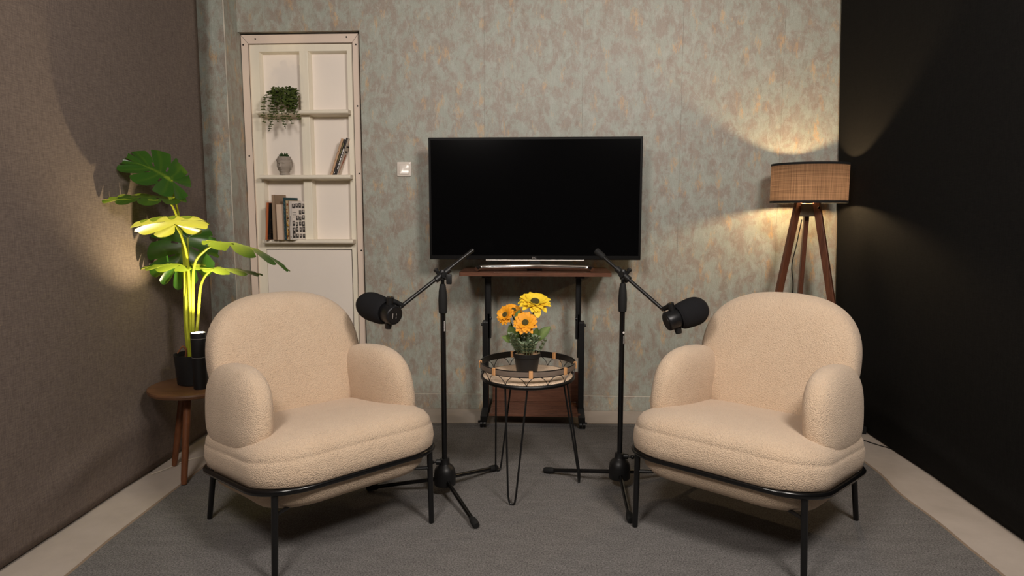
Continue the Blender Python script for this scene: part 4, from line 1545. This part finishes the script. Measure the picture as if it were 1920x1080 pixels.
def deco_foot(t, w, h, d):
    MB().box((w, .002, .001), (w + .0005, d, h - .001)).build('front_print', cov('white_cover', 214, 202, 190), t, smooth=False)
    mb = MB()
    random.seed(6)
    z = .035
    while z < h * .72:
        l = random.uniform(.008, .02)
        mb.box((w * .2, -.0004, z), (w * .8, .0002, z + l))
        z += l + random.uniform(.002, .005)
    mb.build('spine_print', M['label'], t, smooth=False)
    m = Matrix(((0, 0, 1, w + .0002), (1, 0, 0, 0), (0, 1, 0, 0), (0, 0, 0, 1)))
    P = [(d * .30, h * .08), (d * .42, h * .08), (d * .46, h * .20), (d * .62, h * .32), (d * .78, h * .46), (d * .80, h * .54), (d * .66, h * .58), (d * .48, h * .52), (d * .40, h * .40), (d * .34, h * .22)]
    P = [(p.x, p.y) for p in smoothpath([(x, y, 0) for x, y in P + P[:1]], 4)][:-1]
    MB().prism(P, 0, .0007, m).build('cover_figure', cov('rust_print', 168, 92, 62), t, smooth=False)
    tb = MB()
    tb.box((w, d * .30, h * .62), (w + .0008, d * .85, h * .67))
    tb.box((w, d * .25, h * .76), (w + .0008, d * .95, h * .80))
    tb.build('title_print', cov('dark_ink', 60, 52, 48), t, smooth=False)
    MB().sphere((w + .0004, d * .55, h * .90), .012, 12, 6, (.05, 1, .8)).build('cover_spot', cov('peach_print', 206, 158, 132), t, smooth=False)


Y0 = -0.050
zs = S3
yw = radians(-9)
book('thin orange book with a black cover, leaning at the left end of the bottom shelf', -1.566, zs, .013, .207, .122, cov('orange_cover', 190, 104, 62), lean=radians(4.5), yaw=yw, y0=Y0, deco=deco_orange)
book('tall tan hardback book, tallest on the bottom shelf', -1.524, zs, .019, .250, .120, cov('tan_cover', 158, 132, 108), yaw=yw, y0=Y0 + .006)
book('short thick pale pink book beside the tall tan one', -1.4975, zs, .034, .196, .11, cov('pink_cover', 216, 190, 168, var=.03), yaw=radians(-5), y0=Y0 + .0)
book('dark teal book with fine pale lines on the bottom shelf', -1.4595, zs, .012, .234, .120, cov('teal_cover', 44, 72, 78), yaw=radians(-14), y0=Y0 + .008, deco=deco_teal)
book('thin book with a gold, black and rust patterned spine', -1.4445, zs, .0165, .217, .120, cov('cream_cover', 196, 174, 138), yaw=radians(-14), y0=Y0 + .004, deco=deco_pattern)
book('white book with black and white portrait photos on its cover', -1.424, zs, .017, .214, .118, cov('white_cover2', 226, 216, 208, var=.03), yaw=radians(-19), y0=Y0 - .002, deco=deco_portraits)
g2 = 'books leaning on the middle shelf'
ln = radians(19)
book('thin tan book at the left of the leaning trio on the middle shelf', -1.205, S2, .014, .212, .074, cov('tan_cover2', 196, 158, 124), lean=ln, yaw=0, y0=.004, group=g2, deco=deco_tanspine)
book('black book with a yellow spine line, middle of the leaning trio', -1.1895, S2, .010, .208, .074, cov('charcoal_cover', 58, 50, 48), lean=ln, yaw=0, y0=.004, group=g2, deco=deco_yellowline)
book('black-spined book with a rust figure on its pale front cover, leaning right', -1.178, S2, .010, .215, .076, cov('charcoal_cover2', 52, 46, 46), lean=ln, yaw=0, y0=.003, group=g2, deco=deco_foot)

# head-shaped planter
hp = thing('head_planter', 'small grey concrete head planter with a green succulent on the middle shelf', 'planter', (-1.466, 0.012, S2 + .0005))
hp.rotation_euler.z = radians(-12)
hd = MB()
n, mrows = 72, 60
Hh = 0.100
rings = []
sstep = lambda a, b, x: max(0, min(1, (x - a) / (b - a))) ** 2 * (3 - 2 * max(0, min(1, (x - a) / (b - a))))
for i in range(mrows + 1):
    q = i / mrows
    z = Hh * q
    # head radius profile: neck, jaw, cheeks, cranium with open top
    if q < .12:
        R0 = .0285 - .002 * q / .12
    else:
        s = (q - .12) / .88
        R0 = .0275 + .0135 * sstep(0, .45, s) - .0100 * sstep(.66, 1.0, s)
    ring = []
    for j in range(n):
        a = 2 * pi * j / n
        dx, dy = cos(a), sin(a)            # face looks along -y
        r = R0 * (1.0 if dy < 0 else 1.02)
        fx, fz = R0 * dx, q
        if dy < -0.05:
            f = -dy
            g = lambda x0, z0, sx, szz: exp(-((fx - x0) / sx) ** 2 - ((fz - z0) / szz) ** 2)
            r += f * (.0110 * g(0, .44, .0042, .05) + .005 * g(0, .53, .0032, .10))      # nose
            r += f * (.0050 * (g(0, .325, .0085, .018) + g(0, .275, .0075, .018)) - .0030 * g(0, .30, .010, .007))   # lips
            r -= f * .0070 * (g(.0145, .585, .0075, .05) + g(-.0145, .585, .0075, .05))    # sockets
            r += f * .0048 * (g(.0148, .565, .0055, .026) + g(-.0148, .565, .0055, .026))  # closed lids
            r += f * .0034 * (g(.0145, .66, .011, .016) + g(-.0145, .66, .011, .016))      # brows
            r += f * .003 * g(0, .19, .011, .045)                                          # chin
            r += f * .0018 * (g(.022, .42, .010, .09) + g(-.022, .42, .010, .09))          # cheeks
        # hair cap with curls, lower at the sides and back
        hl = .76 - .30 * sstep(-.45, .35, dy)
        cap_ = sstep(hl - .012, hl + .012, q)
        r += cap_ * (.0032 + .0018 * sin(a * 30 + (round(q * 34) % 2) * pi) * sin(q * 34 * pi))
        if q > .10 and q < .17:
            r -= .0015
        ring.append(V((r * dx * .96, r * dy, z)))
    rings.append(ring)
inner = [[V((p.x * k, p.y * k, zz)) for p in rings[-1]] for k, zz in ((.90, Hh), (.86, Hh - .008))]
hd.loft(rings + inner, True)
for s in (-1, 1):
    hd.sphere((s * .0405, .004, .051), .012, 14, 10, (.42, .62, 1.75))
    hd.sphere((s * .0400, .002, .033), .006, 10, 8, (.6, .7, 1.3))
hd.build('head', M['stone'], hp, angle=70)
cl = MB()
for row in range(5):
    q = .80 + row * .047
    for k in range(30):
        a = 2 * pi * (k + .5 * (row % 2)) / 30
        dy = sin(a)
        if q < .76 - .30 * sstep(-.45, .35, dy) + .03:
            continue
        ri_ = min(mrows, int(q * mrows))
        p = rings[ri_][int(a / (2 * pi) * n) % n]
        cl.sphere((p.x, p.y, Hh * q), .0025, 7, 5, (1, 1, .9))
cl.build('hair_curls', M['stone'], hp)
su = MB()
random.seed(9)
for layer, (nn_, el, L) in enumerate(((12, .25, .030), (11, .65, .030), (9, 1.0, .030), (5, 1.3, .031))):
    for k in range(nn_):
        th = 2 * pi * (k + .5 * layer) / nn_
        d = V((cos(th) * cos(el), sin(th) * cos(el), sin(el)))
        b0 = V((cos(th) * .006, sin(th) * .006, Hh - .006))
        su.tube([b0, b0 + d * L * .5, b0 + d * L * .8, b0 + d * L], [.0028, .0042, .0028, .0004], 6)
su.vein = {i: random.uniform(0, .5) for i in range(len(su.v))}
su.build('succulent', M['succulent'], hp)

# trailing plant on the upper shelf
tp = thing('trailing_plant', 'small trailing green vine plant in a grey pot on the top left shelf', 'potted plant', (-1.462, 0.012, S1 + .0005))
O = V(tp.location)
pc2 = O.copy()
MB().lathe([(.01, 0), (.034, 0), (.036, .002), (.044, .078), (.046, .080), (.042, .080), (.040, .068), (.01, .066)], pc2, 28).build('pot', M['greypot'], tp, O)


def vine(pts, seed, dens=.0115, size=.023, y_=0):
    rnd = random.Random(seed)
    P = smoothpath(pts, 8)
    mb = MB().tube(P, .0010, 5)
    mb.vein = {i: .3 for i in range(len(mb.v))}
    acc, k = 0, 0
    for i in range(1, len(P)):
        seg = (P[i] - P[i - 1]).length
        acc += seg
        if acc > dens:
            acc = 0
            k += 1
            tdir = (P[i] - P[i - 1]).normalized()
            fade = 1 - .5 * i / len(P)
            for s in (-1, 1):
                th = k * 1.2 + rnd.uniform(-.5, .5)
                side = V((cos(th) * s, sin(th) * s * .6 - .25, rnd.uniform(-.1, .45)))
                mb.blade(P[i], side, (rnd.uniform(-.4, .4), -.7, .7), size * fade * rnd.uniform(.85, 1.2), size * .80 * fade, -.15, .2, 3, [.35, 1, .85, .1])
    return mb


vp = lambda px, py, y: at(px, py, y)
vines = [
    [(522, 170, .0), (508, 172, -.03), (500, 180, -.055), (495, 196, -.06), (493, 212, -.06), (495, 229, -.06)],
    [(524, 170, .0), (512, 174, -.04), (508, 190, -.06), (506, 210, -.065), (507, 228, -.065), (505, 246, -.06)],
    [(526, 170, .0), (516, 174, -.045), (514, 195, -.06), (512, 215, -.065), (509, 234, -.06)],
    [(526, 171, .0), (517, 180, -.05), (514, 200, -.065), (517, 216, -.065), (520, 229, -.06)],
    [(530, 170, .0), (528, 178, -.05), (527, 196, -.06), (529, 214, -.065), (533, 232, -.06), (536, 241, -.06)],
    [(534, 170, .0), (538, 175, -.05), (540, 195, -.06), (537, 212, -.065), (534, 224, -.06)],
    [(536, 170, .0), (544, 176, -.05), (545, 196, -.06), (541, 215, -.06), (548, 232, -.06)],
    [(536, 170, .0), (548, 174, -.04), (552, 188, -.055), (553, 205, -.06), (559, 218, -.06), (561, 225, -.06)],
    [(538, 168, .0), (550, 168, -.02), (557, 180, -.04), (556, 198, -.05), (551, 216, -.055)],
    [(534, 172, .01), (540, 164, -.01), (545, 163, -.02)],
    [(540, 170, .01), (548, 168, -.02), (556, 172, -.03), (558, 178, -.035)],
    [(524, 172, .0), (518, 167, -.02), (511, 169, -.03), (505, 176, -.04)],
]
for k, vv in enumerate(vines):
    vine([vp(*q) for q in vv], 40 + k).build('vine', M['leaf_v'], tp, O, flip=False)
bu = MB()
random.seed(77)
for k in range(120):
    c = vp(519 + random.uniform(-9, 8) if k % 3 == 0 else 543 + random.uniform(-11, 13), (177 if k % 3 == 0 else 183) + random.uniform(-12, 17), random.uniform(-.07, .0))
    th = random.uniform(0, 2 * pi)
    bu.blade(c, (cos(th), -.3, sin(th)), (random.uniform(-.5, .5), -.8, .5), random.uniform(.018, .027), random.uniform(.015, .021), -.1, .2, 3, [.35, 1, .85, .1])
bu.build('foliage', M['leaf_v'], tp, O, flip=False)


# ------------------------------------------------------------------ lights
def area(name, loc, target, size, power, col, sy=None, spread=None):
    l = bpy.data.lights.new(name, 'AREA')
    l.shape = 'RECTANGLE'
    l.size = size
    l.size_y = sy or size
    l.energy = power
    l.color = col
    if spread:
        l.spread = spread
    o = bpy.data.objects.new(name, l)
    COL.objects.link(o)
    o.location = loc
    d = V(target) - V(loc)
    o.rotation_euler = d.to_track_quat('-Z', 'Y').to_euler()
    return o


WARM = (1.0, 0.915, 0.84)
area('softbox_key', (0.98, -3.3, 2.48), (0.0, -0.3, 0.9), 0.5, 56, WARM, 0.5)
area('softbox_fill', (-0.75, -3.7, 2.4), (-0.1, -0.3, 0.9), 0.5, 42, WARM, 0.5)
sp_l = bpy.data.lights.new('uplight_beam', 'SPOT')
sp_l.energy = 32
sp_l.color = (1.0, 0.80, 0.48)
sp_l.spot_size = radians(104)
sp_l.spot_blend = 0.8
sp_l.shadow_soft_size = 0.010
so = bpy.data.objects.new('uplight_beam', sp_l)
COL.objects.link(so)
so.location = (ux, uy, STZ + UH + .004)
so.rotation_euler = (V((-0.14, -0.02, 1)).to_track_quat('-Z', 'Y')).to_euler()

w = bpy.data.worlds.new('world')
scn.world = w
w.use_nodes = True
w.node_tree.nodes['Background'].inputs[0].default_value = (0.5, 0.45, 0.42, 1)
w.node_tree.nodes['Background'].inputs[1].default_value = 0.02

scn.view_settings.view_transform = 'Standard'
scn.view_settings.look = 'None'
scn.view_settings.exposure = 0.0
scn.view_settings.gamma = 1.0
scn.view_settings.use_curve_mapping = False
